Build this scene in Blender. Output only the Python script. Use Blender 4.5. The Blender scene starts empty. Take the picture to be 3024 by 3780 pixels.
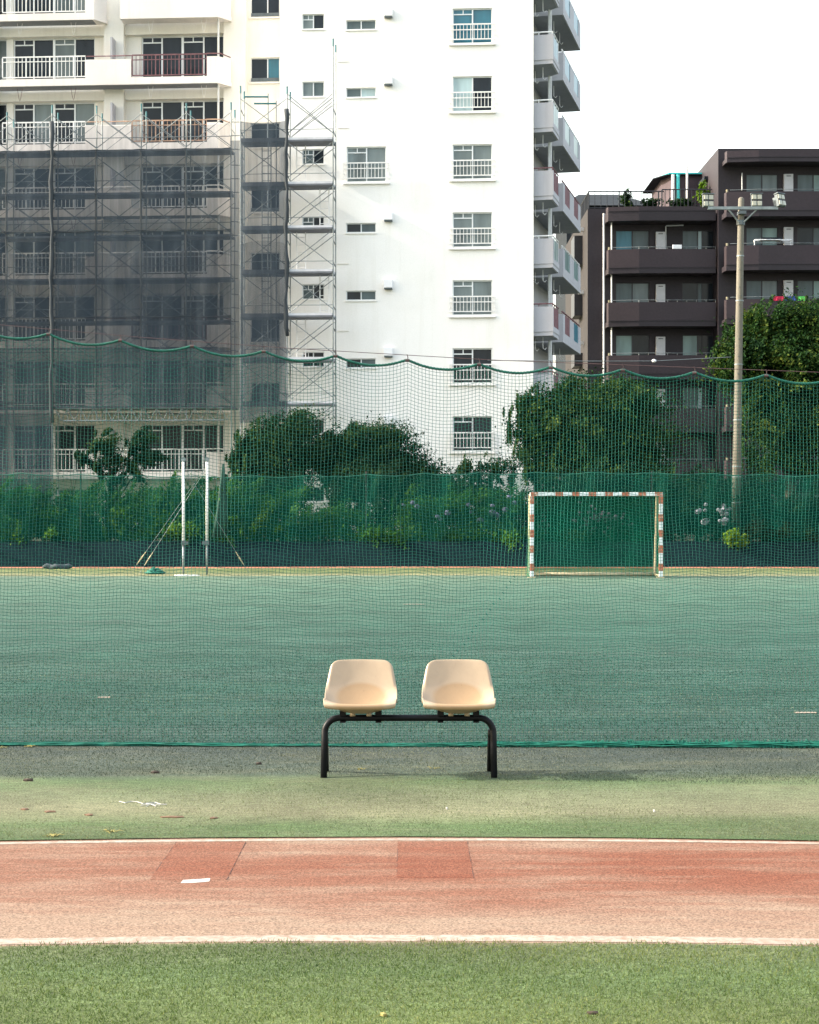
import bpy, math, random
import numpy as np
from mathutils import Vector

# ------------------------------------------------------------------ camera, sky, sun, exposure
F, CX, CY, H = 6300.0, 1512.0, 1890.0, 1.55        # focal length and centre in photo pixels, eye height
scene = bpy.context.scene
COL = scene.collection
R = math.radians
cam_d = bpy.data.cameras.new('camera'); cam = bpy.data.objects.new('camera', cam_d); COL.objects.link(cam)
cam.location = (0, 0, H); cam.rotation_euler = (R(90), 0, 0)
cam_d.sensor_fit = 'HORIZONTAL'; cam_d.sensor_width = 24.0; cam_d.lens = 24.0 * F / 3024.0
cam_d.clip_start = 0.1; cam_d.clip_end = 3000
scene.camera = cam
SUN_EL, SUN_H = R(29), Vector((-1.0, 0.02))        # low sun from the left, a touch beyond the bench
SUN_H.normalize()
world = bpy.data.worlds.new('World'); scene.world = world; world.use_nodes = True
wn = world.node_tree; wn.nodes.clear()
sky = wn.nodes.new('ShaderNodeTexSky'); sky.sky_type = 'NISHITA'; sky.sun_disc = False
sky.sun_elevation = SUN_EL; sky.sun_rotation = math.atan2(SUN_H.x, SUN_H.y)
sky.air_density = 1.6; sky.dust_density = 5.0; sky.ozone_density = 1.0; sky.altitude = 0
bgn = wn.nodes.new('ShaderNodeBackground'); bgn.inputs['Strength'].default_value = 0.15
won = wn.nodes.new('ShaderNodeOutputWorld')
veil = wn.nodes.new('ShaderNodeMix'); veil.data_type = 'RGBA'; veil.blend_type = 'ADD'; veil.inputs[0].default_value = 1.0
veil.inputs[7].default_value = (2.12, 2.06, 2.06, 1.0)          # thin even cloud veil over the whole sky
wn.links.new(sky.outputs[0], veil.inputs[6]); wn.links.new(veil.outputs[2], bgn.inputs[0]); wn.links.new(bgn.outputs[0], won.inputs[0])
sun_d = bpy.data.lights.new('sun', 'SUN'); sun_d.energy = 4.2; sun_d.angle = R(0.9); sun_d.color = (1.0, 0.92, 0.80)
sun = bpy.data.objects.new('sun', sun_d); COL.objects.link(sun)
sdir = Vector((SUN_H.x * math.cos(SUN_EL), SUN_H.y * math.cos(SUN_EL), math.sin(SUN_EL)))
sun.rotation_euler = (-sdir).to_track_quat('-Z', 'Y').to_euler(); sun.location = (-30, -5, 30)
vs = scene.view_settings
vs.view_transform = 'Standard'; vs.look = 'None'; vs.gamma = 1.0; vs.use_curve_mapping = False; vs.exposure = 1.45
scene.render.engine = 'CYCLES'
scene.cycles.transparent_max_bounces = 24; scene.cycles.max_bounces = 6

rng = np.random.default_rng(7); random.seed(7)

# ------------------------------------------------------------------ pixel helpers
def at(px, py, d): return ((px - CX) / F * d, d, H + (CY - py) / F * d)
def gnd(px, py):
    d = H * F / (py - CY); return ((px - CX) / F * d, d)
def X(px, d): return (px - CX) / F * d
def Z(py, d): return H + (CY - py) / F * d

# ------------------------------------------------------------------ materials
def nd(nt, t, **kw):
    n = nt.nodes.new(t)
    for k, v in kw.items():
        if k in n.inputs: n.inputs[k].default_value = v
        else: setattr(n, k, v)
    return n
def base_mat(name):
    m = bpy.data.materials.new(name); m.use_nodes = True; nt = m.node_tree; nt.nodes.clear()
    out = nd(nt, 'ShaderNodeOutputMaterial'); b = nd(nt, 'ShaderNodeBsdfPrincipled')
    nt.links.new(b.outputs[0], out.inputs['Surface']); return m, nt, b, out
def c4(c): return (c[0], c[1], c[2], 1.0)
def scl(c, f): return tuple(min(1.0, x * f) for x in c)
def noise(nt, co, scale, detail=4, rough=0.6, sx=(1, 1, 1)):
    mp = nd(nt, 'ShaderNodeMapping'); mp.inputs['Scale'].default_value = sx
    nt.links.new(co, mp.inputs[0])
    n = nd(nt, 'ShaderNodeTexNoise', Scale=scale, Detail=detail, Roughness=rough)
    nt.links.new(mp.outputs[0], n.inputs['Vector']); return n.outputs[0]
def ramp(nt, fac, stops):
    r = nd(nt, 'ShaderNodeValToRGB'); e = r.color_ramp.elements
    while len(e) < len(stops): e.new(0.5)
    for i, (p, c) in enumerate(stops):
        e[i].position = p; e[i].color = c4(c) if len(c) == 3 else c
    nt.links.new(fac, r.inputs[0]); return r.outputs[0]
def grey(v): return (v, v, v)
def mixc(nt, fac, a, b, mode='MIX'):
    m = nd(nt, 'ShaderNodeMix', data_type='RGBA', blend_type=mode)
    for sock, val in ((m.inputs[0], fac), (m.inputs[6], a), (m.inputs[7], b)):
        if isinstance(val, (int, float)): sock.default_value = val
        elif isinstance(val, tuple): sock.default_value = c4(val)
        else: nt.links.new(val, sock)
    return m.outputs[2]
def coords(nt): return nd(nt, 'ShaderNodeNewGeometry').outputs['Position']
def bump(nt, b, h, strength, dist):
    bp = nd(nt, 'ShaderNodeBump', Strength=strength, Distance=dist)
    nt.links.new(h, bp.inputs['Height']); nt.links.new(bp.outputs[0], b.inputs['Normal'])
def mat(name, col, rough=0.7, amt=0.12, scale=2.0, metal=0.0, bmp=0.0, sx=(1, 1, 1), spec=0.4, fine=0.0, fscale=40.0):
    m, nt, b, out = base_mat(name); co = coords(nt)
    n = noise(nt, co, scale, 5, 0.62, sx)
    c = ramp(nt, n, [(0.28, scl(col, 1 - amt)), (0.72, scl(col, 1 + amt))])
    if fine:
        f = noise(nt, co, fscale, 3, 0.7)
        c = mixc(nt, 1.0, c, ramp(nt, f, [(0.3, grey(1 - fine)), (0.7, grey(1.0))]), 'MULTIPLY')
    nt.links.new(c, b.inputs['Base Color'])
    b.inputs['Roughness'].default_value = rough; b.inputs['Metallic'].default_value = metal
    b.inputs['Specular IOR Level'].default_value = spec
    if bmp: bump(nt, b, n, bmp, 0.02)
    return m
def streaky(name, col, dirt, amount, rough=0.8):
    """painted wall with rain streaks, patchy grime and fine roughcast"""
    m, nt, b, out = base_mat(name); co = coords(nt)
    st = noise(nt, co, 1.0, 5, 0.6, (3.2, 3.2, 0.22)); pa = noise(nt, co, 0.35, 4, 0.6)
    fi = noise(nt, co, 22, 3, 0.7)
    c = mixc(nt, ramp(nt, st, [(0.52, grey(0)), (0.80, grey(amount))]), col, dirt)
    c = mixc(nt, ramp(nt, pa, [(0.50, grey(0)), (0.75, grey(amount * 0.8))]), c, dirt)
    c = mixc(nt, 1.0, c, ramp(nt, fi, [(0.25, grey(0.93)), (0.7, grey(1))]), 'MULTIPLY')
    nt.links.new(c, b.inputs['Base Color']); b.inputs['Roughness'].default_value = rough
    b.inputs['Specular IOR Level'].default_value = 0.25
    bump(nt, b, fi, 0.25, 0.01); return m
def glass_mat(name, col, rough=0.08, spec=0.5):
    m, nt, b, out = base_mat(name); co = coords(nt)
    n = noise(nt, co, 0.8, 3, 0.5, (2.5, 2.5, 0.5))
    nt.links.new(ramp(nt, n, [(0.3, scl(col, 0.72)), (0.7, scl(col, 1.25))]), b.inputs['Base Color'])
    b.inputs['Roughness'].default_value = rough; b.inputs['Specular IOR Level'].default_value = spec
    return m
def leaf_mat(name, dark, mid, light):
    m, nt, b, out = base_mat(name)
    a = nd(nt, 'ShaderNodeAttribute', attribute_name='tint')
    c = ramp(nt, a.outputs['Fac'], [(0.0, dark), (0.55, mid), (1.0, light)])
    nt.links.new(c, b.inputs['Base Color']); b.inputs['Roughness'].default_value = 0.75
    b.inputs['Specular IOR Level'].default_value = 0.08
    tr = nd(nt, 'ShaderNodeBsdfTranslucent'); nt.links.new(mixc(nt, 1.0, c, (1.0, 1.0, 0.45), 'MULTIPLY'), tr.inputs[0])
    mx = nd(nt, 'ShaderNodeMixShader'); mx.inputs[0].default_value = 0.28
    nt.links.new(b.outputs[0], mx.inputs[1]); nt.links.new(tr.outputs[0], mx.inputs[2])
    nt.links.new(mx.outputs[0], out.inputs['Surface']); return m
def sheet_mat(name, col, a0, a1, sx=(6, 6, 0.5), scale=1.0):
    """fine woven net seen from afar: part thread, part hole, denser where it folds"""
    m, nt, b, out = base_mat(name); co = coords(nt)
    n = noise(nt, co, scale, 4, 0.55, sx)
    al = ramp(nt, n, [(0.3, grey(a0)), (0.72, grey(a1))])
    b.inputs['Base Color'].default_value = c4(col); b.inputs['Roughness'].default_value = 0.9
    b.inputs['Specular IOR Level'].default_value = 0.1
    t = nd(nt, 'ShaderNodeBsdfTransparent'); mx = nd(nt, 'ShaderNodeMixShader')
    nt.links.new(al, mx.inputs[0]); nt.links.new(t.outputs[0], mx.inputs[1]); nt.links.new(b.outputs[0], mx.inputs[2])
    nt.links.new(mx.outputs[0], out.inputs['Surface']); return m

M = {}
M['white_wall'] = streaky('white_wall', (0.87, 0.86, 0.84), (0.66, 0.64, 0.57), 0.30)
M['cream_wall'] = streaky('cream_wall', (0.76, 0.74, 0.69), (0.52, 0.50, 0.45), 0.45)
M['pale_balcony'] = streaky('pale_balcony', (0.76, 0.72, 0.69), (0.52, 0.47, 0.44), 0.50)
M['grey_balcony'] = streaky('grey_balcony', (0.43, 0.43, 0.46), (0.30, 0.30, 0.32), 0.45)
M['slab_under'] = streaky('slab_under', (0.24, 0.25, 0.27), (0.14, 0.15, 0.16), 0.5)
M['alu'] = mat('aluminium', (0.66, 0.69, 0.70), 0.45, 0.08, 3, 0.2)
M['white_rail'] = mat('white_rail', (0.74, 0.74, 0.73), 0.5, 0.12, 5)
M['rust_rail'] = mat('rust_rail', (0.16, 0.075, 0.085), 0.75, 0.35, 6)
M['orange_rail'] = mat('orange_rail', (0.42, 0.27, 0.19), 0.75, 0.40, 6)
M['g_dark'] = glass_mat('glass_dark', (0.014, 0.020, 0.027), 0.12, 0.22)
M['g_grey'] = glass_mat('glass_grey', (0.14, 0.175, 0.18), 0.3, 0.3)
M['g_teal'] = glass_mat('glass_teal', (0.02, 0.12, 0.17), 0.1)
M['g_pale'] = glass_mat('glass_pale', (0.36, 0.48, 0.50), 0.3)
M['g_curtain'] = glass_mat('glass_curtain', (0.075, 0.105, 0.112), 0.3, 0.3)
M['g_bright'] = glass_mat('glass_bright', (0.19, 0.28, 0.27), 0.3, 0.3)
M['g_blue'] = glass_mat('glass_blue', (0.06, 0.19, 0.25), 0.3, 0.3)
M['steel'] = mat('galvanised', (0.20, 0.23, 0.24), 0.5, 0.35, 4, 0.3)
M['steel_dark'] = mat('dark_steel', (0.10, 0.12, 0.13), 0.6, 0.3, 4, 0.3)
M['deck'] = mat('deck', (0.13, 0.14, 0.16), 0.7, 0.25, 3)
M['deck_pale'] = mat('deck_pale', (0.55, 0.56, 0.60), 0.6, 0.15, 3)
M['teal_cap'] = mat('teal_paint', (0.02, 0.12, 0.14), 0.6, 0.25, 5)
M['pvc'] = mat('pvc_pipe', (0.55, 0.56, 0.56), 0.5, 0.12, 3)
M['brown_tile'] = mat('brown_tile', (0.023, 0.0160, 0.0215), 0.6, 0.22, 0.5, fine=0.35, fscale=9.0)
M['brown_parapet'] = mat('brown_parapet', (0.031, 0.0200, 0.0255), 0.6, 0.18, 0.5, fine=0.30, fscale=9.0)
M['pale_side'] = mat('pale_side_wall', (0.020, 0.0165, 0.0155), 0.8, 0.25, 0.8, fine=0.25, fscale=5)
M['dark_frame'] = mat('dark_frame', (0.018, 0.018, 0.022), 0.4, 0.2, 3)
M['heater'] = mat('heater_grey', (0.50, 0.50, 0.51), 0.5, 0.08, 3)
M['white_plain'] = mat('white_enamel', (0.80, 0.81, 0.83), 0.4, 0.04, 3)
M['roof_teal'] = mat('teal_roof', (0.05, 0.50, 0.50), 0.5, 0.15, 3)
M['maroon'] = mat('maroon_wall', (0.05, 0.034, 0.042), 0.7, 0.2, 1)
M['slate'] = mat('slate_roof', (0.022, 0.027, 0.032), 0.9, 0.2, 2, spec=0.1)
M['concrete_pole'] = mat('concrete_pole', (0.135, 0.126, 0.102), 0.85, 0.25, 1.5, sx=(3, 3, 0.5), fine=0.2, fscale=30)
M['lamp_glass'] = mat('lamp_glass', (0.36, 0.36, 0.30), 0.25, 0.06, 6)
M['goal_white'] = mat('goal_white', (0.56, 0.62, 0.64), 0.5, 0.16, 9)
def worn_red():
    m, nt, b, out = base_mat('goal_red'); co = coords(nt)
    w = noise(nt, co, 11, 5, 0.75)
    nt.links.new(ramp(nt, w, [(0.30, (0.17, 0.05, 0.03)), (0.46, (0.34, 0.10, 0.05)), (0.56, (0.36, 0.15, 0.09)), (0.64, (0.46, 0.42, 0.38))]), b.inputs['Base Color'])
    b.inputs['Roughness'].default_value = 0.7; return m
M['goal_red'] = worn_red()
M['goal_cream'] = mat('goal_cream', (0.42, 0.36, 0.23), 0.6, 0.35, 6)
M['tube_black'] = mat('bench_tube', (0.004, 0.0045, 0.006), 0.45, 0.5, 12, spec=0.16)
M['net_green'] = mat('net_thread', (0.003, 0.115, 0.088), 0.7, 0.3, 3)
M['fold_green'] = mat('net_fold', (0.001, 0.032, 0.022), 0.8, 0.3, 5)
M['rope_green'] = mat('net_rope', (0.003, 0.085, 0.062), 0.75, 0.35, 30, bmp=0.3)
M['net_gather'] = mat('net_gather', (0.002, 0.105, 0.072), 0.75, 0.35, 15)
M['rust_hook'] = mat('rust_hook', (0.07, 0.04, 0.042), 0.7, 0.3, 20)
M['bark'] = mat('bark', (0.075, 0.06, 0.045), 0.9, 0.35, 5, bmp=0.5, sx=(4, 4, 0.7))
M['mesh_grey'] = sheet_mat('scaffold_mesh', (0.046, 0.064, 0.084), 0.54, 0.70)
M['mesh_dense'] = sheet_mat('scaffold_mesh_dense', (0.046, 0.064, 0.084), 0.60, 0.76)
M['mesh_loose'] = sheet_mat('scaffold_mesh_loose', (0.050, 0.070, 0.090), 0.46, 0.64)
M['mesh_thin'] = sheet_mat('scaffold_mesh_thin', (0.044, 0.060, 0.078), 0.18, 0.38)
M['mesh_bundle'] = mat('mesh_bundle', (0.040, 0.048, 0.055), 0.9, 0.3, 4, sx=(5, 5, 0.5))
M['far_net'] = sheet_mat('far_net', (0.0, 0.058, 0.042), 0.38, 0.54, (1.2, 1.2, 0.8))
M['goal_net'] = sheet_mat('goal_net', (0.0, 0.085, 0.048), 0.52, 0.68, (3, 3, 1))
M['wall_dark'] = mat('dark_bank_sheet', (0.005, 0.016, 0.020), 0.95, 0.25, 0.7, spec=0.05, fine=0.35, fscale=14)
M['soil'] = mat('soil', (0.030, 0.036, 0.018), 0.95, 0.4, 1.5)
M['leaf_hedge'] = leaf_mat('leaf_hedge', (0.008, 0.038, 0.010), (0.026, 0.096, 0.016), (0.085, 0.165, 0.022))
M['leaf_tree'] = leaf_mat('leaf_tree', (0.004, 0.016, 0.009), (0.010, 0.034, 0.013), (0.060, 0.095, 0.022))
M['leaf_sun'] = leaf_mat('leaf_sun', (0.006, 0.022, 0.008), (0.020, 0.054, 0.013), (0.105, 0.140, 0.028))
M['leaf_dark'] = leaf_mat('leaf_dark', (0.003, 0.012, 0.007), (0.007, 0.026, 0.012), (0.024, 0.052, 0.016))
M['leaf_lime'] = leaf_mat('leaf_lime', (0.045, 0.10, 0.01), (0.10, 0.19, 0.02), (0.22, 0.30, 0.04))
M['petal_blue'] = mat('petal_lilac', (0.16, 0.15, 0.27), 0.8, 0.25, 8)
M['petal_pink'] = mat('petal_mauve', (0.20, 0.14, 0.22), 0.8, 0.25, 8)
M['petal_white'] = mat('petal_white', (0.34, 0.34, 0.40), 0.8, 0.15, 8)
M['litter_dark'] = mat('dead_leaf', (0.035, 0.025, 0.018), 0.8, 0.3, 20)
M['litter_brown'] = mat('brown_scrap', (0.115, 0.068, 0.040), 0.9, 0.4, 25)
M['litter_white'] = mat('white_scrap', (0.36, 0.36, 0.35), 0.7, 0.1, 20)
M['litter_yellow'] = mat('dry_grass', (0.21, 0.19, 0.065), 0.9, 0.35, 25)
M['tarp'] = mat('dark_tarp', (0.030, 0.045, 0.055), 0.8, 0.3, 3)
def worn_paint():
    m, nt, b, out = base_mat('worn_line_paint'); co = coords(nt)
    w = noise(nt, co, 26, 5, 0.75); w2 = noise(nt, co, 1.2, 3, 0.6)
    k = mixc(nt, 1.0, ramp(nt, w, [(0.36, grey(0)), (0.56, grey(1))]), ramp(nt, w2, [(0.3, grey(0.55)), (0.7, grey(1))]), 'MULTIPLY')
    nt.links.new(mixc(nt, k, (0.20, 0.14, 0.105), (0.305, 0.27, 0.235)), b.inputs['Base Color'])
    b.inputs['Roughness'].default_value = 0.92; b.inputs['Specular IOR Level'].default_value = 0.2; return m
M['line_white'] = worn_paint()
M['mark_white'] = mat('fresh_line_paint', (0.40, 0.39, 0.37), 0.9, 0.08, 30, fine=0.12, fscale=150)

def beige_mat():
    m, nt, b, out = base_mat('seat_plastic'); co = nd(nt, 'ShaderNodeTexCoord').outputs['Object']
    s = nd(nt, 'ShaderNodeSeparateXYZ'); nt.links.new(co, s.inputs[0])
    # darker tan ellipse in the middle of the dish
    ex = nd(nt, 'ShaderNodeMath', operation='MULTIPLY'); nt.links.new(s.outputs[0], ex.inputs[0]); ex.inputs[1].default_value = 6.1
    ez = nd(nt, 'ShaderNodeMath', operation='MULTIPLY_ADD'); nt.links.new(s.outputs[2], ez.inputs[0]); ez.inputs[1].default_value = 11.5; ez.inputs[2].default_value = -0.10
    p1 = nd(nt, 'ShaderNodeMath', operation='POWER'); nt.links.new(ex.outputs[0], p1.inputs[0]); p1.inputs[1].default_value = 2
    p2 = nd(nt, 'ShaderNodeMath', operation='POWER'); nt.links.new(ez.outputs[0], p2.inputs[0]); p2.inputs[1].default_value = 2
    ad = nd(nt, 'ShaderNodeMath', operation='ADD'); nt.links.new(p1.outputs[0], ad.inputs[0]); nt.links.new(p2.outputs[0], ad.inputs[1])
    n = noise(nt, co, 14, 4, 0.6)
    c = mixc(nt, ramp(nt, ad.outputs[0], [(0.62, grey(0.9)), (1.0, grey(0))]), (0.335, 0.258, 0.176), (0.285, 0.188, 0.098))
    c = mixc(nt, 1.0, c, ramp(nt, n, [(0.3, grey(0.90)), (0.7, grey(1))]), 'MULTIPLY')
    sc_ = noise(nt, coords(nt), 60, 4, 0.8, (3, 1, .5)); c = mixc(nt, 1.0, c, ramp(nt, sc_, [(0.30, grey(0.80)), (0.40, grey(1))]), 'MULTIPLY')
    nt.links.new(c, b.inputs['Base Color']); b.inputs['Roughness'].default_value = 0.36
    b.inputs['Specular IOR Level'].default_value = 0.5; b.inputs['Subsurface Weight'].default_value = 0.0
    return m
M['seat'] = beige_mat()

def sep(nt, co):
    s = nd(nt, 'ShaderNodeSeparateXYZ'); nt.links.new(co, s.inputs[0]); return s.outputs
def maprange(nt, v, a, b, c=0.0, d=1.0):
    r = nd(nt, 'ShaderNodeMapRange'); nt.links.new(v, r.inputs[0])
    for i, x in enumerate((a, b, c, d)): r.inputs[i + 1].default_value = x
    return r.outputs[0]
def madd(nt, a, k, b):
    r = nd(nt, 'ShaderNodeMath', operation='MULTIPLY_ADD'); nt.links.new(a, r.inputs[0]); r.inputs[1].default_value = k
    if isinstance(b, (int, float)): r.inputs[2].default_value = b
    else: nt.links.new(b, r.inputs[2])
    return r.outputs[0]

def track_mat(name, red, wk):
    m, nt, b, out = base_mat(name); co = coords(nt); x, y, z = sep(nt, co)
    wob = noise(nt, co, 1.0, 4, 0.6, (0.6, 1.6, 1))
    yy = madd(nt, wob, 1.3, y)
    # worn pale towards the near line and in streaks along the running direction
    wear = ramp(nt, maprange(nt, yy, 6.75, 8.85), [(0.0, grey(0.95 * wk)), (0.20, grey(0.72 * wk)), (0.40, grey(0.18 * wk)), (0.62, grey(0.0)), (0.80, grey(0.12 * wk)), (0.92, grey(0.45 * wk)), (1.0, grey(0.65 * wk))])
    st = noise(nt, co, 1.0, 6, 0.7, (1.1, 6.0, 1))
    wear2 = mixc(nt, 1.0, wear, ramp(nt, st, [(0.46, grey(0.0)), (0.72, grey(0.6 * wk))]), 'ADD')
    lft = maprange(nt, x, -2.6, 0.6, 0.22, 0.0)
    wear2 = mixc(nt, 1.0, wear2, lft, 'ADD')
    g1 = noise(nt, co, 130, 3, 0.7); g2 = noise(nt, co, 330, 2, 0.6)
    c = mixc(nt, wear2, red, (0.205, 0.148, 0.110))
    c = mixc(nt, 1.0, c, ramp(nt, g1, [(0.36, grey(0.50)), (0.50, grey(0.95)), (0.64, grey(1.45))]), 'MULTIPLY')
    c = mixc(nt, ramp(nt, g2, [(0.60, grey(0)), (0.75, grey(0.5))]), c, (0.25, 0.19, 0.145))
    nt.links.new(c, b.inputs['Base Color']); b.inputs['Roughness'].default_value = 0.92
    b.inputs['Specular IOR Level'].default_value = 0.1
    bump(nt, b, g1, 0.5, 0.006); return m
M['track'] = track_mat('track_rubber', (0.138, 0.052, 0.032), 1.0)
M['track_patch'] = track_mat('track_patch', (0.132, 0.043, 0.025), 0.45)
M['gap_dark'] = mat('joint', (0.075, 0.038, 0.028), 0.9, 0.2, 20)

def turf_mat(name, stops, streak, grain=120.0, speck=0.35):
    """artificial turf: colour bands across y (by the track: new carpet, worn carpet, sandy wear), streaks and grain"""
    m, nt, b, out = base_mat(name); co = coords(nt); x, y, z = sep(nt, co)
    w1 = noise(nt, co, 0.55, 5, 0.65, (0.5, 1.3, 1))
    y0, y1, dev, cols = stops
    yy = madd(nt, w1, dev, madd(nt, y, 1.0, -dev * 0.5))
    c = ramp(nt, maprange(nt, yy, y0, y1), cols)
    st = noise(nt, co, 1.0, 6, 0.7, (streak[0], streak[1], 1))
    c = mixc(nt, ramp(nt, st, [(0.46, grey(0)), (0.72, grey(streak[2]))]), c, streak[3])
    big = noise(nt, co, 0.9, 4, 0.6)
    c = mixc(nt, 1.0, c, ramp(nt, big, [(0.3, grey(0.74)), (0.7, grey(1.18))]), 'MULTIPLY')
    g = noise(nt, co, grain, 4, 0.8); g2 = noise(nt, co, grain * 1.3, 2, 0.6); g3 = noise(nt, co, grain * .16, 4, 0.75, (0.6, 1.6, 1))
    c = mixc(nt, 1.0, c, ramp(nt, g3, [(0.36, grey(0.80)), (0.64, grey(1.22))]), 'MULTIPLY')
    c = mixc(nt, 1.0, c, ramp(nt, g, [(0.36, grey(0.42)), (0.5, grey(0.92)), (0.64, grey(1.75))]), 'MULTIPLY')
    c = mixc(nt, ramp(nt, g2, [(0.62, grey(0)), (0.72, grey(speck))]), c, (0.26, 0.27, 0.21))
    nt.links.new(c, b.inputs['Base Color']); b.inputs['Roughness'].default_value = 0.95
    b.inputs['Specular IOR Level'].default_value = 0.15
    bump(nt, b, g, 0.6, 0.008); return m
G_NEW = (0.058, 0.092, 0.038); G_PALE = (0.132, 0.134, 0.080); G_GREY = (0.046, 0.060, 0.055); G_COURT = (0.05, 0.09, 0.065)
M['turf_near'] = turf_mat('turf_near', (4.4, 6.15, 0.35, [(0.0, (0.112, 0.132, 0.050)), (0.45, (0.088, 0.116, 0.044)), (0.75, (0.074, 0.110, 0.046)), (0.95, (0.076, 0.094, 0.048)), (1.0, (0.14, 0.12, 0.08))]),
                          (0.9, 2.2, 0.30, (0.115, 0.125, 0.055)), 95)
M['turf_strip'] = turf_mat('turf_strip', (8.1, 11.6, 0.75, [(0.0, G_NEW), (0.10, (0.062, 0.096, 0.040)), (0.21, G_PALE), (0.38, (0.100, 0.116, 0.066)), (0.50, (0.064, 0.098, 0.044)), (0.575, (0.052, 0.070, 0.054)), (0.80, G_GREY), (1.0, (0.042, 0.058, 0.053))]),
                           (1.2, 3.2, 0.50, (0.125, 0.125, 0.078)), 95, 0.5)
M['turf_court'] = turf_mat('turf_court', (11.4, 42.0, 4.0, [(0.0, (0.019, 0.047, 0.039)), (0.12, (0.018, 0.053, 0.041)), (0.40, (0.026, 0.066, 0.049)), (0.75, (0.051, 0.102, 0.074)), (1.0, (0.086, 0.132, 0.094))]),  # court colour runs from deep teal near to paler green far
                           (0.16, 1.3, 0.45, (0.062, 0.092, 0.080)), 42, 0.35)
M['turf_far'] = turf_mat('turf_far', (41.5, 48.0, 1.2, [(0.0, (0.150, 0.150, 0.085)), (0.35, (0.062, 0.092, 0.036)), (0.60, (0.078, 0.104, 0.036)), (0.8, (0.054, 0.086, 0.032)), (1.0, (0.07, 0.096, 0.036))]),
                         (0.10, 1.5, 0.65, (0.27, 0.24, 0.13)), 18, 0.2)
M['ground'] = mat('ground_earth', (0.085, 0.10, 0.055), 0.95, 0.3, 0.3)
M['track_far'] = mat('track_far', (0.27, 0.10, 0.055), 0.9, 0.2, 1.2)

# ------------------------------------------------------------------ mesh helpers
def set_props(o, label=None, cat=None, group=None, kind=None):
    if label: o['label'] = label
    if cat: o['category'] = cat
    if group: o['group'] = group
    if kind: o['kind'] = kind
    return o
def thing(name, label, cat, loc=(0, 0, 0), rz=0.0, group=None):
    o = bpy.data.objects.new(name, None); COL.objects.link(o)
    o.location = loc; o.rotation_euler = (0, 0, rz); o.empty_display_size = 0.2
    return set_props(o, label, cat, group)
def link(name, me, m, parent=None):
    o = bpy.data.objects.new(name, me); COL.objects.link(o)
    if m is not None and len(me.materials) == 0: me.materials.append(M[m] if isinstance(m, str) else m)
    if parent is not None: o.parent = parent
    return o
def np_mesh(v, f, smooth=False, tint=None):
    v = np.ascontiguousarray(v, dtype=np.float32); f = np.ascontiguousarray(f, dtype=np.int32)
    me = bpy.data.meshes.new('mesh'); nf, k = f.shape
    me.vertices.add(len(v)); me.vertices.foreach_set('co', v.ravel())
    me.loops.add(nf * k); me.loops.foreach_set('vertex_index', f.ravel())
    me.polygons.add(nf); me.polygons.foreach_set('loop_start', np.arange(0, nf * k, k, dtype=np.int32))
    if smooth: me.polygons.foreach_set('use_smooth', np.ones(nf, dtype=bool))
    me.update(calc_edges=True)
    if tint is not None:
        a = me.attributes.new('tint', 'FLOAT', 'FACE'); a.data.foreach_set('value', np.ascontiguousarray(tint, dtype=np.float32))
    return me
class MB:
    def __init__(s): s.v = []; s.f = []
    def quad(s, *p):
        n = len(s.v); s.v += [tuple(q) for q in p]; s.f.append(tuple(range(n, n + len(p)))); return s
    def box(s, x0, x1, y0, y1, z0, z1):
        n = len(s.v)
        s.v += [(x0, y0, z0), (x1, y0, z0), (x1, y1, z0), (x0, y1, z0), (x0, y0, z1), (x1, y0, z1), (x1, y1, z1), (x0, y1, z1)]
        s.f += [tuple(n + i for i in q) for q in ((0, 3, 2, 1), (4, 5, 6, 7), (0, 1, 5, 4), (1, 2, 6, 5), (2, 3, 7, 6), (3, 0, 4, 7))]; return s
    def prism(s, poly, z0, z1):
        n, k = len(s.v), len(poly)
        s.v += [(p[0], p[1], z0) for p in poly] + [(p[0], p[1], z1) for p in poly]
        s.f.append(tuple(n + i for i in reversed(range(k)))); s.f.append(tuple(n + k + i for i in range(k)))
        for i in range(k):
            j = (i + 1) % k; s.f.append((n + i, n + j, n + k + j, n + k + i))
        return s
    def tube(s, pts, r, sides=6, caps=True):
        pts = [Vector(p) for p in pts]; n0 = len(s.v); rs = r if isinstance(r, (list, tuple)) else [r] * len(pts)
        up = None
        for i, p in enumerate(pts):
            a = pts[max(i - 1, 0)]; b = pts[min(i + 1, len(pts) - 1)]; d = (b - a).normalized()
            if up is None: up = Vector((0, 0, 1)) if abs(d.z) < 0.9 else Vector((1, 0, 0))
            e = d.cross(up).normalized(); up = e.cross(d).normalized()
            for k in range(sides):
                t = 2 * math.pi * k / sides
                s.v.append(tuple(p + (e * math.cos(t) + up * math.sin(t)) * rs[i]))
        for i in range(len(pts) - 1):
            for k in range(sides):
                a = n0 + i * sides + k; b = n0 + i * sides + (k + 1) % sides
                s.f.append((a, b, b + sides, a + sides))
        if caps:
            s.f.append(tuple(n0 + k for k in reversed(range(sides)))); e = n0 + (len(pts) - 1) * sides
            s.f.append(tuple(e + k for k in range(sides)))
        return s
    def build(s, name, m, parent=None, smooth=False, bevel=0.0):
        me = bpy.data.meshes.new(name); me.from_pydata(s.v, [], s.f); me.update()
        if smooth: me.polygons.foreach_set('use_smooth', [True] * len(me.polygons))
        o = link(name, me, m, parent)
        if bevel:
            bv = o.modifiers.new('bevel', 'BEVEL'); bv.width = bevel; bv.segments = 2; bv.limit_method = 'ANGLE'
        return o
def copy_tree(o, parent=None):
    c = o.copy(); COL.objects.link(c); c.parent = parent
    for ch in list(o.children): copy_tree(ch, c)
    return c

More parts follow.
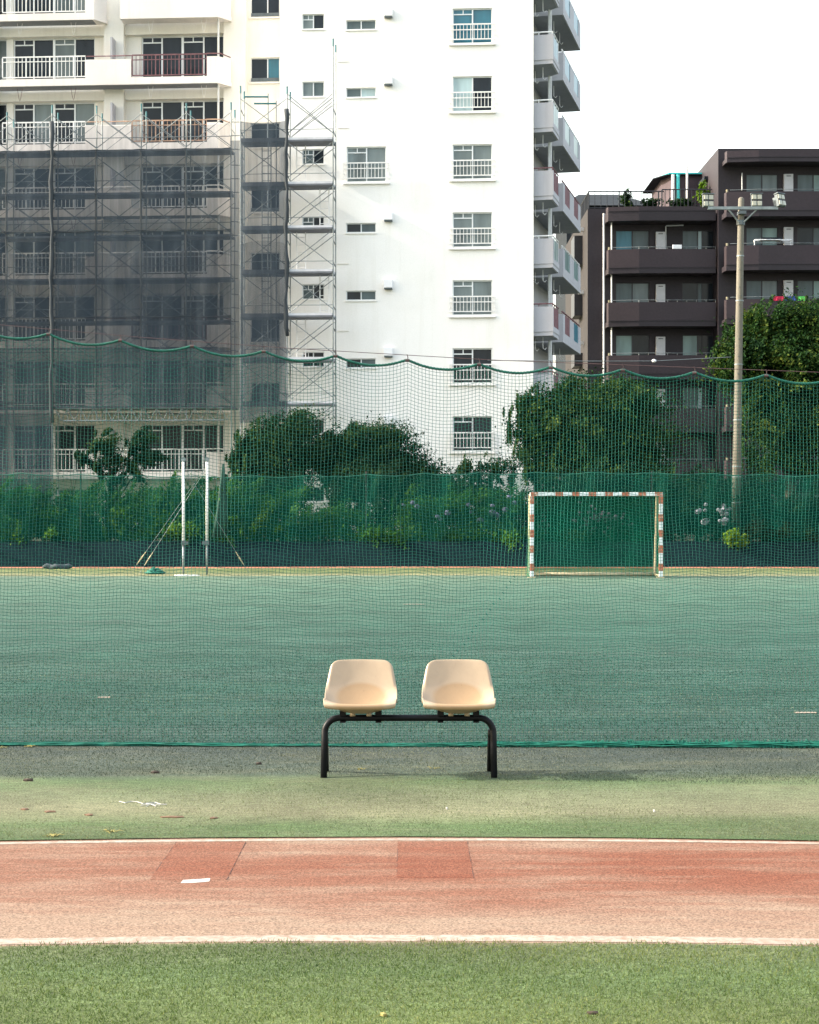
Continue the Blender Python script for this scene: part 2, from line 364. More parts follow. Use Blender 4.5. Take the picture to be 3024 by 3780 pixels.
# ------------------------------------------------------------------ ground
def sheet(name, x0, x1, y0, y1, z, m, kind='structure', nx=1, ny=1):
    mb = MB()
    for i in range(nx):
        for j in range(ny):
            xa, xb = x0 + (x1 - x0) * i / nx, x0 + (x1 - x0) * (i + 1) / nx
            ya, yb = y0 + (y1 - y0) * j / ny, y0 + (y1 - y0) * (j + 1) / ny
            mb.quad((xa, ya, z), (xb, ya, z), (xb, yb, z), (xa, yb, z))
    return set_props(mb.build(name, m), kind=kind)
sheet('ground', -900, 900, -400, 1500, -0.03, 'ground')
def bow(x, amp=0.026): return .02 - amp * x * x  # the track bends very slightly away in the middle
def strip(mb, ya, yb, z, x0=-30, x1=30, n=60, amp=0.026, jag=0.0, dens=1):
    n *= dens
    xs = [x0 + (x1 - x0) * i / n for i in range(n + 1)]
    lo = [ya + bow(max(-4, min(4, x)), amp) + random.uniform(-jag, jag) for x in xs]
    hi = [yb + bow(max(-4, min(4, x)), amp) + random.uniform(-jag, jag) for x in xs]
    for i in range(n): mb.quad((xs[i], lo[i], z), (xs[i + 1], lo[i + 1], z), (xs[i + 1], hi[i + 1], z), (xs[i], hi[i], z))
    return mb
set_props(strip(MB(), -14, 6.13, 0.0).build('near_turf', 'turf_near'), kind='structure')
track = set_props(strip(MB(), 6.02, 8.30, -0.004).build('running_track', 'track'), kind='structure')
strip(MB(), 6.155, 6.245, -0.0024, jag=0.004, dens=20).build('lane_line', 'line_white', track)
strip(MB(), 8.045, 8.095, -0.0024, jag=0.003, dens=20).build('lane_line', 'line_white', track)
set_props(strip(MB(), 8.13, 11.45, 0.001).build('worn_turf', 'turf_strip'), kind='structure')
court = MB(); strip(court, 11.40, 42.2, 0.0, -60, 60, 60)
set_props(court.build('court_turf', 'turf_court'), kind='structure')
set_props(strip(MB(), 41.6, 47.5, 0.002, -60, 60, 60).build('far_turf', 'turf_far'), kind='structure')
set_props(strip(MB(), 47.2, 48.6, -0.002, -60, 60, 60).build('far_track', 'track_far'), kind='structure')
# relaid rubber panels and a short marker line in the track
for (x0, x1, y0, y1) in ((-1.098, -0.772, 7.205, 8.035), (-0.055, 0.272, 7.245, 8.04)):
    p = MB(); p.box(x0, x1, y0, y1, -0.012, -0.0030); po = p.build('track_panel', 'track_patch', track)
    for xe in (x0, x1):
        j = MB(); w = 0.0016
        for k in range(14):
            if random.random() < 0.45: continue
            ya, yb = y0 + (y1 - y0) * k / 14, y0 + (y1 - y0) * (k + 1) / 14
            j.box(xe - w * random.uniform(.4, 1), xe + w * random.uniform(.4, 1), ya, yb, -0.0060, -0.0022)
        j.build('joint', 'gap_dark', po)
MB().prism([(-0.958, 7.145), (-0.90, 7.15), (-0.842, 7.175), (-0.845, 7.235), (-0.90, 7.215), (-0.955, 7.20)], -0.0060, -0.0026).build('marker_line', 'mark_white', track)

# turf pile: tens of thousands of short blades, one mesh each
def blades(name, n, x0, x1, y0, y1, h, w, m, zbase=0.0, dens=None):
    px = rng.uniform(x0, x1, n); py = rng.uniform(y0, y1, n)
    if dens is not None:
        k = dens(px, py) > rng.random(n); px, py = px[k], py[k]; n = len(px)
    py = py + bow(np.clip(px, -4, 4))
    a = rng.uniform(0, 2 * np.pi, n); hh = h * rng.uniform(0.5, 1.2, n); ww = w * rng.uniform(0.6, 1.3, n)
    lean = rng.normal(0, 0.6, (n, 2)) * hh[:, None]
    v = np.zeros((n, 3, 3))
    v[:, 0] = np.stack([px - np.cos(a) * ww, py - np.sin(a) * ww, np.full(n, zbase - 0.002)], 1)
    v[:, 1] = np.stack([px + np.cos(a) * ww, py + np.sin(a) * ww, np.full(n, zbase - 0.002)], 1)
    v[:, 2] = np.stack([px + lean[:, 0], py + lean[:, 1], zbase + hh], 1)
    t = np.clip(0.45 + 0.22 * rng.normal(size=n) + 0.25 * np.sin(px * 1.7 + 2 * np.sin(py * 2.1)) * np.cos(py * 3.1), 0, 1)
    o = link(name, np_mesh(v.reshape(-1, 3), np.arange(3 * n).reshape(-1, 3), tint=t), m)
    return set_props(o, kind='stuff')
M['blade'] = leaf_mat('turf_blade', (0.038, 0.072, 0.022), (0.078, 0.120, 0.037), (0.17, 0.185, 0.070))
M['blade_worn'] = leaf_mat('turf_blade_worn', (0.045, 0.072, 0.031), (0.084, 0.110, 0.050), (0.165, 0.165, 0.100))
b1 = blades('turf_pile', 240000, -3.8, 3.8, 4.2, 6.17, 0.011, 0.0016, 'blade', 0.0, lambda x, y: np.clip((6.165 - y + .02 * np.sin(x * 9) + .015 * np.sin(x * 23)) / .09, 0, 1))
set_props(b1, 'short green turf pile covering the ground nearest the viewer', 'turf')
b2 = blades('turf_pile', 70000, -4.5, 4.5, 8.09, 10.2, 0.009, 0.0018, 'blade_worn', 0.001,
            lambda x, y: np.clip((y - 8.09 + .02 * np.sin(x * 7) + .015 * np.sin(x * 19)) / .1, 0, 1) * np.clip(1.0 - 0.45 * (y - 8.12) + 0.35 * np.sin(x * 1.3 + 2 * np.sin(y * 2.2)) - .35 * np.exp(-((y - 8.9) / .35) ** 2), 0.03, 1))
M['blade_grey'] = leaf_mat('turf_blade_grey', (0.026, 0.038, 0.033), (0.064, 0.082, 0.070), (0.22, 0.23, 0.185))
M['blade_teal'] = leaf_mat('turf_blade_teal', (0.010, 0.034, 0.028), (0.028, 0.066, 0.050), (0.16, 0.20, 0.165))
b3 = blades('turf_pile', 90000, -5.2, 5.2, 9.8, 11.42, 0.008, 0.0026, 'blade_grey', 0.001, lambda x, y: np.clip((y - 9.8 + .25 * np.sin(x * 1.1) * np.sin(y * 4)) / .35, 0, 1))
set_props(b3, 'matted grey-green turf pile around the bench and the net foot', 'turf')
b4 = blades('turf_pile', 150000, -6.5, 6.5, 11.42, 21.0, 0.011, 0.0040, 'blade_teal', 0.0, lambda x, y: np.clip((21.0 - y) / 7.0, 0, 1))
set_props(b4, 'teal turf pile of the court just beyond the net', 'turf')
set_props(b2, 'sparse worn turf pile between the red track and the bench', 'turf')

# ------------------------------------------------------------------ white apartment building (local u along facade, v inward)
BA = R(4.0)                                        # facade turned slightly, right edge nearer
BO = (X(1970, 69.0), 69.0)
sa, ca = math.sin(BA), math.cos(BA)
def uz(px, py, v):
    dx, dz = (px - CX) / F, (CY - py) / F
    t = (v + BO[0] * sa + BO[1] * ca) / (dx * sa + ca)
    wx, wy = t * dx - BO[0], t - BO[1]
    return wx * ca - wy * sa, H + t * dz
def U(px, v): return uz(px, 0, v)[0]
def ZV(py, px, v): return uz(px, py, v)[1]
ST = 2.757                                         # storey height
building = thing('apartment_building', 'tall white apartment building with cream balcony block behind scaffolding', 'building', (BO[0], BO[1], 0), -BA)

def holed_wall(mb, u0, u1, z0, z1, v, depth, holes):
    """front sheet at v with rectangular openings and their reveals"""
    us = sorted({u0, u1, *[h[0] for h in holes], *[h[1] for h in holes]}); zs = sorted({z0, z1, *[h[2] for h in holes], *[h[3] for h in holes]})
    us = [a for a in us if u0 <= a <= u1]; zs = [a for a in zs if z0 <= a <= z1]
    for i in range(len(us) - 1):
        for j in range(len(zs) - 1):
            cu, cz = (us[i] + us[i + 1]) / 2, (zs[j] + zs[j + 1]) / 2
            if any(h[0] < cu < h[1] and h[2] < cz < h[3] for h in holes): continue
            mb.quad((us[i], v, zs[j]), (us[i + 1], v, zs[j]), (us[i + 1], v, zs[j + 1]), (us[i], v, zs[j + 1]))
    for (a, b, c, d) in holes:
        w = v + depth
        mb.quad((a, v, c), (b, v, c), (b, w, c), (a, w, c)); mb.quad((a, v, d), (a, w, d), (b, w, d), (b, v, d))
        mb.quad((a, v, c), (a, w, c), (a, w, d), (a, v, d)); mb.quad((b, v, c), (b, v, d), (b, w, d), (b, w, c))
        mb.quad((a, w, c), (b, w, c), (b, w, d), (a, w, d))
    return mb
def window(parent, u0, u1, z0, z1, v, panes, fw=0.045, frame_m='alu', transom=None, mull=None, name='window'):
    """frame bars with one pane object per light; panes = list of glass keys, mull = inner boundaries 0..1"""
    mb = MB(); d0, d1 = v, v + 0.06
    mb.box(u0, u1, d0, d1, z0, z0 + fw); mb.box(u0, u1, d0, d1, z1 - fw, z1)
    mb.box(u0, u0 + fw, d0 + .002, d1, z0 + fw, z1 - fw); mb.box(u1 - fw, u1, d0 + .002, d1, z0 + fw, z1 - fw)
    n = len(panes); mull = mull or [i / n for i in range(1, n)]
    edges = [u0 + fw] + [u0 + (u1 - u0) * t for t in mull] + [u1 - fw]
    for k, e in enumerate(edges[1:-1]):
        w = fw * (1.0 if (n == 4 and k == 1) else 0.6); mb.box(e - w, e + w, d0 - 0.004, d1, z0 + fw, z1 - fw)
    if transom:
        for (k, frac) in transom:                     # little vent lights over a sash
            zt = z1 - (z1 - z0) * frac; a, b = edges[k], edges[k + 1]
            mb.box(a, b, d0 + .004, d1, zt - fw * .5, zt + fw * .5); mb.box((a + b) / 2 - fw * .4, (a + b) / 2 + fw * .4, d0 + .006, d1, zt, z1 - fw)
    fr = mb.build(name, frame_m, parent)
    for k in range(n):
        off = 0.028 + 0.012 * (k % 2)
        MB().box(edges[k] + 0.001, edges[k + 1] - 0.001, v + off, v + off + 0.008, z0 + fw * .5, z1 - fw * .5).build('pane', panes[k], fr)
    return fr
def rail_mb(mb, u0, u1, v, z0, z1, gap=0.12, r=0.012, mid=None, post=None):
    mb.box(u0, u1, v - .02, v + .02, z1 - .03, z1 + .02); mb.box(u0, u1, v - .015, v + .015, z0, z0 + .04)
    if mid: mb.box(u0, u1, v - .014, v + .014, mid - .018, mid + .018)
    n = max(2, int((u1 - u0) / gap))
    for i in range(n + 1):
        x = u0 + (u1 - u0) * i / n; rr = r * (2.0 if post and i % post == 0 else 1)
        mb.box(x - rr, x + rr, v - rr, v + rr, z0 + .04, z1 - .03)
    return mb

# --- projecting white wing
uL = U(1034, 0.0); ZT = 27.5
holes = []; wins = []
zA, zB, zC, zV = (ZV(550, 1155, 0), ZV(605, 1155, 0)), (ZV(823, 1330, 0), ZV(858, 1330, 0)), (ZV(532, 1745, 0), ZV(661, 1745, 0)), ZV(819, 1435, 0)
uA, uB, uC, uBig = (U(1116, 0), U(1197, 0)), (U(1278, 0), U(1388, 0)), (U(1671, 0), U(1818, 0)), (U(1280, 0), U(1426, 0))
for k in range(-3, 6):                              # k = storeys below the one with the big left window
    dz = -k * ST
    holes.append((uA[0], uA[1], zA[1] + dz, zA[0] + dz)); wins.append(('A', k, holes[-1]))
    if k == 0: h = (uBig[0], uBig[1], ZV(671, 1350, 0), ZV(541, 1350, 0)); holes.append(h); wins.append(('Big', k, h))
    else: h = (uB[0], uB[1], zB[1] - (k - 1) * ST, zB[0] - (k - 1) * ST); holes.append(h); wins.append(('B', k, h))
    h = (uC[0], uC[1], zC[1] + dz, zC[0] + dz); holes.append(h); wins.append(('C', k, h))
mb = MB(); holed_wall(mb, uL, 0.0, 0.0, ZT, 0.0, 0.16, holes)
mb.quad((uL, 0, 0), (uL, 2.6, 0), (uL, 2.6, ZT), (uL, 0, ZT)); mb.quad((0, 0, 0), (0, 0, ZT), (0, 2.2, ZT), (0, 2.2, 0))
mb.quad((uL, 0, ZT), (0, 0, ZT), (0, 14, ZT), (uL, 14, ZT)); mb.quad((0, 2.2, 0), (0, 2.2, ZT), (0, 14, ZT), (0, 14, 0)); mb.quad((uL, 14, 0), (0, 14, 0), (0, 14, ZT), (uL, 14, ZT))
mb.build('wall', 'white_wall', building)
greyrow = {-3: 'g_teal', -2: 'g_teal', -1: 'g_pale', 0: 'g_grey', 1: 'g_grey', 2: 'g_grey', 3: 'g_dark', 4: 'g_dark', 5: 'g_dark'}
for kind, k, (a, b, c, d) in wins:
    vv = 0.07
    if kind == 'A':
        window(building, a, b, c, d, vv, [('g_grey' if k < 0 else 'g_curtain') if k < 3 else 'g_dark', 'g_dark' if k != -1 else 'g_curtain'], 0.035, transom=[(0, 0.35)] if k != -1 else None)
    elif kind == 'B':
        window(building, a, b, c, d, vv, ['g_dark' if k > -1 else 'g_curtain', ('g_pale' if k == -1 else 'g_curtain')], 0.035)
    else:
        g = greyrow[k]; g2 = 'g_dark' if k in (-1, 3, 4, 5) else g
        w = window(building, a, b, c, d, vv, [g, g2], 0.045, transom=[(0, 0.16)] if k != -1 else None)
        r = rail_mb(MB(), a - 0.12, b + 0.12, -0.09, c + 0.12, c + (d - c) * 0.53, 0.135, 0.011, c + (d - c) * 0.37)
        for e in (a - 0.1, b + 0.1): r.box(e - .015, e + .015, -0.09, 0.0, c + .3, c + .34)
        r.build('guard_rail', 'white_rail', w)
        MB().box(a - 0.14, b + 0.14, -0.11, 0.0, c - 0.10, c - 0.03).build('sill', 'white_wall', w)
    if kind in 'AB': MB().box(a - 0.04, b + 0.04, -0.05, 0.03, c - 0.06, c - 0.012).build('sill', 'white_wall', building)
for k in range(-3, 6):                              # kitchen vent hoods
    if k == 0: continue
    z = zV - (k - 1) * ST; u0, u1 = U(1418, 0), U(1451, 0)
    MB().prism([(u0, -0.24), (u1, -0.24), (u1, 0.0), (u0, 0.0)], z + 0.05, z + 0.38).build('vent_hood', 'white_plain', building, bevel=0.02)
    MB().box(u0 + .02, u1 - .02, -0.22, -0.02, z + 0.0, z + 0.05).build('vent_grille', 'steel_dark', building)
for py in (227, 472, 974, 1222):                    # short ledges left of the wide windows
    z = ZV(py, 1270, 0); MB().box(U(1246, 0), U(1288, 0), -0.03, 0.0, z - .02, z + .02).build('ledge', 'cream_wall', building)

# --- setback bay and cream balcony block
VW, VB = 2.6, 1.4
uFar = U(-420, VW); zS0 = ZV(309, 600, VB)          # underside of the first full balcony below the top of the frame
holes2 = []; dwin = []; bwin = []
zb = (ZV(301, 980, VW), ZV(212, 980, VW))
for j in range(-3, 8):
    h = (U(925, VW), U(1034, VW) - .02, zb[0] - j * ST, zb[1] - j * ST)
    if h[2] > 0.3 and h[3] < ZT: holes2.append(h); bwin.append((j, h))
for j in range(-2, 8):
    z0, z1 = zS0 - j * ST + 0.22, zS0 - j * ST + 2.34
    if z0 < 0: continue
    for (p0, p1) in ((-270, 30 - 5), (49, 350), (522, 827)):
        h = (U(p0, VW), U(p1, VW), z0, z1); holes2.append(h); dwin.append((j, p0, h))
mb = MB(); holed_wall(mb, uFar, uL, 0.0, ZT, VW, 0.2, holes2)
mb.quad((uFar, VW, 0), (uFar, 14, 0), (uFar, 14, ZT), (uFar, VW, ZT)); mb.quad((uFar, VW, ZT), (uL, VW, ZT), (uL, 14, ZT), (uFar, 14, ZT)); mb.quad((uFar, 14, 0), (uL, 14, 0), (uL, 14, ZT), (uFar, 14, ZT))
mb.build('wall', 'cream_wall', building)
for j, (a, b, c, d) in bwin:
    w = window(building, a, b, c, d, VW + .09, ['g_dark', 'g_dark' if j else 'g_teal'], 0.035, mull=[0.58])
    MB().box(a - .06, b - .0, VW - .07, VW + .03, c - .09, c - .02).build('sill', 'cream_wall', w)
    MB().box(a + .03, b - .03, VW + .0, VW + .025, c, c + .16).build('guard_rail', 'steel_dark', w)
pset = [['g_dark', 'g_dark', 'g_curtain', 'g_grey'], ['g_dark', 'g_dark', 'g_dark', 'g_dark'], ['g_dark', 'g_grey', 'g_dark', 'g_grey'], ['g_dark', 'g_dark', 'g_grey', 'g_dark']]
for i, (j, p0, (a, b, c, d)) in enumerate(dwin):
    window(building, a, b, c, d, VW + .1, pset[i % 4] if p0 != 522 else pset[1 if i % 3 else 3], 0.05, transom=[(0, 0.12), (2, 0.12)], mull=[0.245, 0.495, 0.75])
for (p0, p1) in ((392, 465), (-60, -2), (832, 912)):  # pilasters between flats
    MB().box(U(p0, VW), U(p1, VW), VW - 0.42, VW - .003, 0, ZT).build('pilaster', 'cream_wall', building)
for j in range(-2, 8):                              # lintel beams over the glazing
    z = zS0 - j * ST + 2.36
    if z < 0.5: continue
    for (p0, p1) in ((0, 391), (466, 831)): MB().box(U(p0, VW), U(p1, VW), VW - 0.22, VW - .004, z, z + 0.37).build('lintel', 'cream_wall', building)

def balcony(j):
    zs = zS0 - j * ST; top = (j == -1)
    if top: pieces = [[(U(-420, VB), VB), (U(347, VB), VB), (U(392, VB + .5), VB + .6), (U(392, VB + .5), VW - .43), (U(-420, VW), VW - .43)], [(U(443, VB), VB), (U(805, VB), VB), (U(851, VB + .5), VB + .62), (U(851, VB + .5), VW - .43), (U(466, VW), VW - .43)]]
    else: pieces = [[(U(-420, VB), VB), (U(805, VB), VB), (U(851, VB + .5), VB + 0.62), (U(851, VB + .5), VW - .43), (U(-420, VB), VW - .43)]]
    mb = MB()
    for p in pieces: mb.prism(p, zs, zs + 0.17)
    bo = mb.build('balcony', 'pale_balcony', building)
    t = 0.11
    def par(p0, p1, h0, h1):
        MB().box(U(p0, VB), U(p1, VB), VB + .001, VB + t, zs + h0, zs + h1).build('parapet', 'pale_balcony', bo)
    def rail(p0, p1, m):
        rail_mb(MB(), U(p0, VB), U(p1, VB), VB + .05, zs + .36, zs + 1.24, 0.165, 0.011, None, 6).build('railing', m, bo)
        mm = MB(); u0, u1 = U(p0, VB), U(p1, VB); mm.box(u0, u1, VB + .03, VB + .07, zs + 1.02, zs + 1.05); mm.build('rail_bar', m, bo)
    par(-420, -300, .17, 1.07); par(-300, 5, .17, 0.29); rail(-300, -3, 'white_rail'); par(5, 315, .17, 0.30)
    mr = {0: 'rust_rail', 1: 'orange_rail', 5: 'white_rail', 6: 'white_rail', 4: 'rust_rail'}.get(j, 'white_rail')
    rail(8, 314, 'white_rail')
    if top:
        par(315, 347, .17, 1.07); par(443, 805, .17, 1.12)
        MB().prism([(U(347, VB), VB), (U(392, VB + .5), VB + .6), (U(392, VB + .5) - t, VB + .6), (U(347, VB) - t * .7, VB + t)], zs + .17, zs + 1.07).build('parapet', 'pale_balcony', bo)
    else:
        par(315, 484, .17, 1.07); par(484, 764, .17, .30); rail(487, 762, mr); par(764, 805, .17, 1.12)
        cap = MB(); cap.tube([(U(316, VB), VB + .05, zs + 1.22), (U(486, VB), VB + .05, zs + 1.22)], .022, 6)
        cap.build('hand_rail', mr, bo); cap = MB(); cap.tube([(U(762, VB), VB + .05, zs + 1.25), (U(812, VB), VB + .07, zs + 1.25), (U(850, VB + .5), VB + .55, zs + 1.20)], .025, 6); cap.build('hand_rail', mr, bo)
        MB().box(U(404, VB), U(411, VB), VB + .15, VW - .44, zs + .95, zs + 2.05).build('partition', 'grey_balcony', bo)
    MB().prism([(U(805, VB), VB), (U(851, VB + .5), VB + .62), (U(851, VB + .5) - t, VB + .64), (U(805, VB) - t * .6, VB + t)], zs + .17, zs + 1.12).build('parapet', 'pale_balcony', bo)
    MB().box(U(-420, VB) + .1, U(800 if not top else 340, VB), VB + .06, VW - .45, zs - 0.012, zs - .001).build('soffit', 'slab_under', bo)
    for p in (72, 270, 555, 752):                    # folding laundry brackets under the slab
        hk = MB(); u = U(p, VB + .3); v = VB + .35
        hk.tube([(u - .11, v, zs), (u - .04, v, zs - .42), (u, v, zs - .54), (u + .04, v, zs - .42), (u + .11, v, zs)], .010, 4)
        hk.build('laundry_bracket', 'white_rail' if j < 0 else 'rust_rail' if p < 300 else 'white_rail', bo)
    return bo
for j in range(-2, 7):
    if zS0 - j * ST > 0.3: balcony(j)
pipe = MB(); pipe.tube([(U(806, VB + .3), VB + .32, 0), (U(806, VB + .3), VB + .32, ZT)], .045, 8); pipe.build('drain_pipe', 'pvc', building)

# --- balconies on the right-hand side, running back at an angle
WD = (math.sin(R(13)), math.cos(R(13)))             # direction of the side wall
WN = (WD[1], -WD[0])                                # outward
W0 = (X(1970, 69.0) - 0.55, 69.45)
def wp(s, o): return (W0[0] + WD[0] * s + WN[0] * o, W0[1] + WD[1] * s + WN[1] * o)
def loc(p):                                          # world xy to building-local
    x, y = p[0] - BO[0], p[1] - BO[1]; return (x * ca - y * sa, x * sa + y * ca)
def L(s, o): return loc(wp(s, o))
mb = MB(); mb.prism([L(0.0, 0), L(9.6, 0), L(9.6, -6), L(0.0, -3)], 0, ZT - 1.0); mb.build('side_wall', 'grey_balcony', building)
zR = Z(119, 69.3)                                   # top of the first parapet
cols = ['g_blue', 'g_bright', 'rust_rail', 'g_bright', 'rust_rail', 'rust_rail']
for k in range(-2, 8):
    zt = zR - k * ST
    if zt - 1.3 < 0.2: continue
    zs = zt - 1.30
    bo = MB().prism([L(0.05, 0), L(0.0, 1.38), L(1.7, 1.38), L(2.15, 0.85), L(2.3, 0.0)], zs, zs + .16).build('side_balcony', 'grey_balcony', building)
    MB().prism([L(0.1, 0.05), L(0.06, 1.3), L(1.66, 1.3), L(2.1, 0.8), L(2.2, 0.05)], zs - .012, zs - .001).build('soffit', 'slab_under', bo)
    MB().prism([L(-0.02, 0.0), L(-0.02, 1.40), L(0.10, 1.40), L(0.10, 0)], zs + .16, zt - .12).build('parapet', 'grey_balcony', bo)
    MB().prism([L(0.10, 1.27), L(0.10, 1.40), L(1.72, 1.40), L(1.72, 1.27)], zs + .16, zs + .38).build('parapet', 'grey_balcony', bo)
    pm = cols[min(max(k, 0), 5)]
    MB().prism([L(0.25, 1.31), L(0.25, 1.36), L(1.55, 1.36), L(1.55, 1.31)], zs + .38, zt - .10).build('screen_panel', pm, bo)
    rm = 'rust_rail' if pm == 'rust_rail' else 'white_rail'
    r = MB(); a, b, c = L(0.04, 0.05), L(0.04, 1.36), L(1.70, 1.36)
    r.tube([(a[0], a[1], zt), (b[0], b[1], zt), (c[0], c[1], zt)], .03, 6)
    for s in (0.04, .6, 1.1, 1.66): q = L(s, 1.35); r.tube([(q[0], q[1], zs + .3), (q[0], q[1], zt)], .02, 5)
    for o in (.3, .8): q = L(.04, o); r.tube([(q[0], q[1], zt - .14), (q[0], q[1], zt)], .018, 5)
    r.build('railing', rm, bo)
    b2 = MB().prism([L(2.75, 0), L(2.75, 1.42), L(8.5, 1.42), L(8.5, 0)], zs, zs + .16).build('side_balcony', 'grey_balcony', building)
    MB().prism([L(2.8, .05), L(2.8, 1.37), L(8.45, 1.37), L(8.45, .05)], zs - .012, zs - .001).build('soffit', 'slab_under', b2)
    MB().prism([L(2.75, 0.9), L(2.75, 1.42), L(2.87, 1.42), L(2.87, .9)], zs + .16, zt - .12).build('parapet', 'grey_balcony', b2)
    MB().prism([L(2.87, 1.30), L(2.87, 1.422), L(8.5, 1.422), L(8.5, 1.30)], zs + .16, zs + .40).build('parapet', 'grey_balcony', b2)
    for (s0, s1) in ((2.87, 3.3), (4.9, 6.2), (7.7, 8.5)): MB().prism([L(s0, 1.30), L(s0, 1.422), L(s1, 1.422), L(s1, 1.30)], zs + .40, zt - .12).build('parapet', 'grey_balcony', b2)
    for q, (s0, s1) in enumerate(((3.3, 4.9), (6.2, 7.7))): MB().prism([L(s0, 1.33), L(s0, 1.40), L(s1, 1.40), L(s1, 1.33)], zs + .42, zt - .10).build('screen_panel', pm if not (k == 4 and q) else 'g_blue', b2)
    r = MB(); a, c = L(2.8, 1.36), L(8.5, 1.36); r.tube([(a[0], a[1], zt), (c[0], c[1], zt)], .03, 6)
    for s in (2.8, 3.3, 4.1, 4.9, 5.5, 6.2, 7, 7.7, 8.4): q = L(s, 1.36); r.tube([(q[0], q[1], zs + .4), (q[0], q[1], zt)], .018, 5)
    r.build('railing', rm, b2)
    for (s, o) in ((.5, .9), (1.0, .5), (3.6, .9), (5.4, .9)):
        q = L(s, o); hk = MB(); hk.tube([(q[0], q[1], zs), (q[0], q[1], zs - .45), (q[0] + .08, q[1], zs - .52), (q[0] + .14, q[1], zs - .44)], .012, 4)
        hk.build('laundry_bracket', 'white_rail', bo if s < 2 else b2)
for (s, o) in ((1.9, .95), (2.35, .95), (0.35, .25)):
    q = L(s, o); MB().tube([(q[0], q[1], 0), (q[0], q[1], ZT - 1)], .05, 8).build('drain_pipe', 'pvc', building)

# ------------------------------------------------------------------ scaffolding
def brace_x(mb, u0, u1, v, z0, z1, r=.017, double=False):
    mb.tube([(u0, v, z1), (u1, v, z0)], r, 4); mb.tube([(u0, v + .03, z0), (u1, v + .03, z1)], r, 4)
    if double: mb.tube([(u0, v + .5, z0 - .1), (u1, v + .5, z1 - .15)], r, 4)
    return mb
scaf = thing('scaffold', 'grey tube scaffold with decks standing before the balcony block', 'scaffold', (BO[0], BO[1], 0), -BA)
VA = (-0.45, 0.45)
pxA = [-305, -140, 26, 192, 357, 522, 688, 853]
deckA = [ZV(p, 450, VA[0]) for p in (556, 714, 872, 1030, 1188, 1346, 1503)]
topA = ZV(440, 450, VA[0]); dA = deckA[0] - deckA[1]
usA = [U(p, VA[0]) for p in pxA]
for i, u in enumerate(usA):
    for q, v in enumerate(VA):
        zt = topA + [0.25, .1, .05, .3, .25, .3, .3, .3][i] - .1 * q; z0 = 0.0 if i in (0, 1, 2, 3, 7) else deckA[-1] - .55
        MB().tube([(u, v, z0), (u, v, zt)], .026, 6).build('standard', 'steel', scaf)
        MB().tube([(u, v, zt), (u, v, zt + .32)], .036, 6).build('standard_cap', 'teal_cap', scaf)
    for z in [*deckA, deckA[0] + dA * .5]:
        MB().tube([(u, VA[0], z - .05), (u, VA[1], z - .05)], .02, 4).build('transom', 'steel', scaf)
for i in range(len(usA) - 1):
    a, b = usA[i], usA[i + 1]
    for n, z in enumerate(deckA):
        if n == 6 and i < 3: pass
        MB().box(a, b, VA[0] - .05, VA[1] + .05, z - .045, z + .035).build('deck', 'deck', scaf)
        if n < 6 or True:
            brace_x(MB(), a, b, VA[0] - .035, z + .12, z + dA - .25).build('cross_brace', 'steel', scaf)
            brace_x(MB(), a, b, VA[1] + .035, z + .12, z + dA - .25, .012).build('cross_brace', 'steel', scaf)
        MB().tube([(a, VA[0] - .04, z + .52), (b, VA[0] - .04, z + .52)], .017, 4).build('guard_rail', 'steel', scaf)
    if i < 3: brace_x(MB(), a, b, VA[0] - .035, .3, deckA[-1] - .3).build('cross_brace', 'steel', scaf)
for i in range(3, len(usA) - 1): MB().box(usA[i] + .01, usA[i + 1] - .01, VA[1] + .06, VB - .06, deckA[-1] - .04, deckA[-1] + .03).build('added_shade_deck', 'deck', scaf)  # boards added to keep sky light off the ground-floor balcony
# lattice beam carrying the scaffold over the ground-floor balcony
tz1, tz0 = deckA[-1] - .05, deckA[-1] - .55
tb = MB(); ua, ub = U(205, VA[0]), U(862, VA[0])
tb.tube([(ua, VA[0] - .06, tz1), (ub, VA[0] - .06, tz1)], .03, 6); tb.tube([(ua + .35, VA[0] - .06, tz0), (ub - .35, VA[0] - .06, tz0)], .03, 6)
nn = 14
for i in range(nn):
    x0, x1 = ua + (ub - ua) * i / nn, ua + (ub - ua) * (i + 1) / nn
    tb.tube([(x0, VA[0] - .06, tz1), ((x0 + x1) / 2, VA[0] - .06, tz0)], .018, 4); tb.tube([((x0 + x1) / 2, VA[0] - .06, tz0), (x1, VA[0] - .06, tz1)], .018, 4)
    tb.tube([(x1, VA[0] - .06, tz0 if i < nn - 1 else tz1 - .1), (x1, VA[0] - .06, tz1)], .014, 4)
tb.build('lattice_beam', 'steel', scaf)

scaf2 = thing('scaffold', 'narrow bare scaffold tower with pale decks against the white wall', 'scaffold', (BO[0], BO[1], 0), -BA)
VC = (-1.75, -0.85)
pxB = [888, 1060, 1230]
usB = [U(p, VC[0]) for p in pxB]; deckB = [ZV(p, 1145, VC[0]) for p in (516, 679, 841, 1003, 1165, 1327, 1490, 1652)]
dB = deckB[0] - deckB[1]
for i, u in enumerate(usB):
    for q, v in enumerate(VC):
        zt = ZV([340, 345, 172][i], 1145, VC[0])
        MB().tube([(u, v, 0), (u, v, zt)], .027, 6).build('standard', 'steel', scaf2)
        MB().tube([(u, v, zt), (u, v, zt + .3)], .036, 6).build('standard_cap', 'teal_cap', scaf2)
    for n, z in enumerate(deckB):
        MB().tube([(u, VC[0], z - .05), (u, VC[1], z - .05)], .02, 4).build('transom', 'steel', scaf2)
        for e in (.25, .75): MB().tube([(u - .015, VC[0], z + dB * e), (u - .015, VC[1], z + dB * e - .12)], .02, 4).build('transom', 'steel_dark', scaf2)
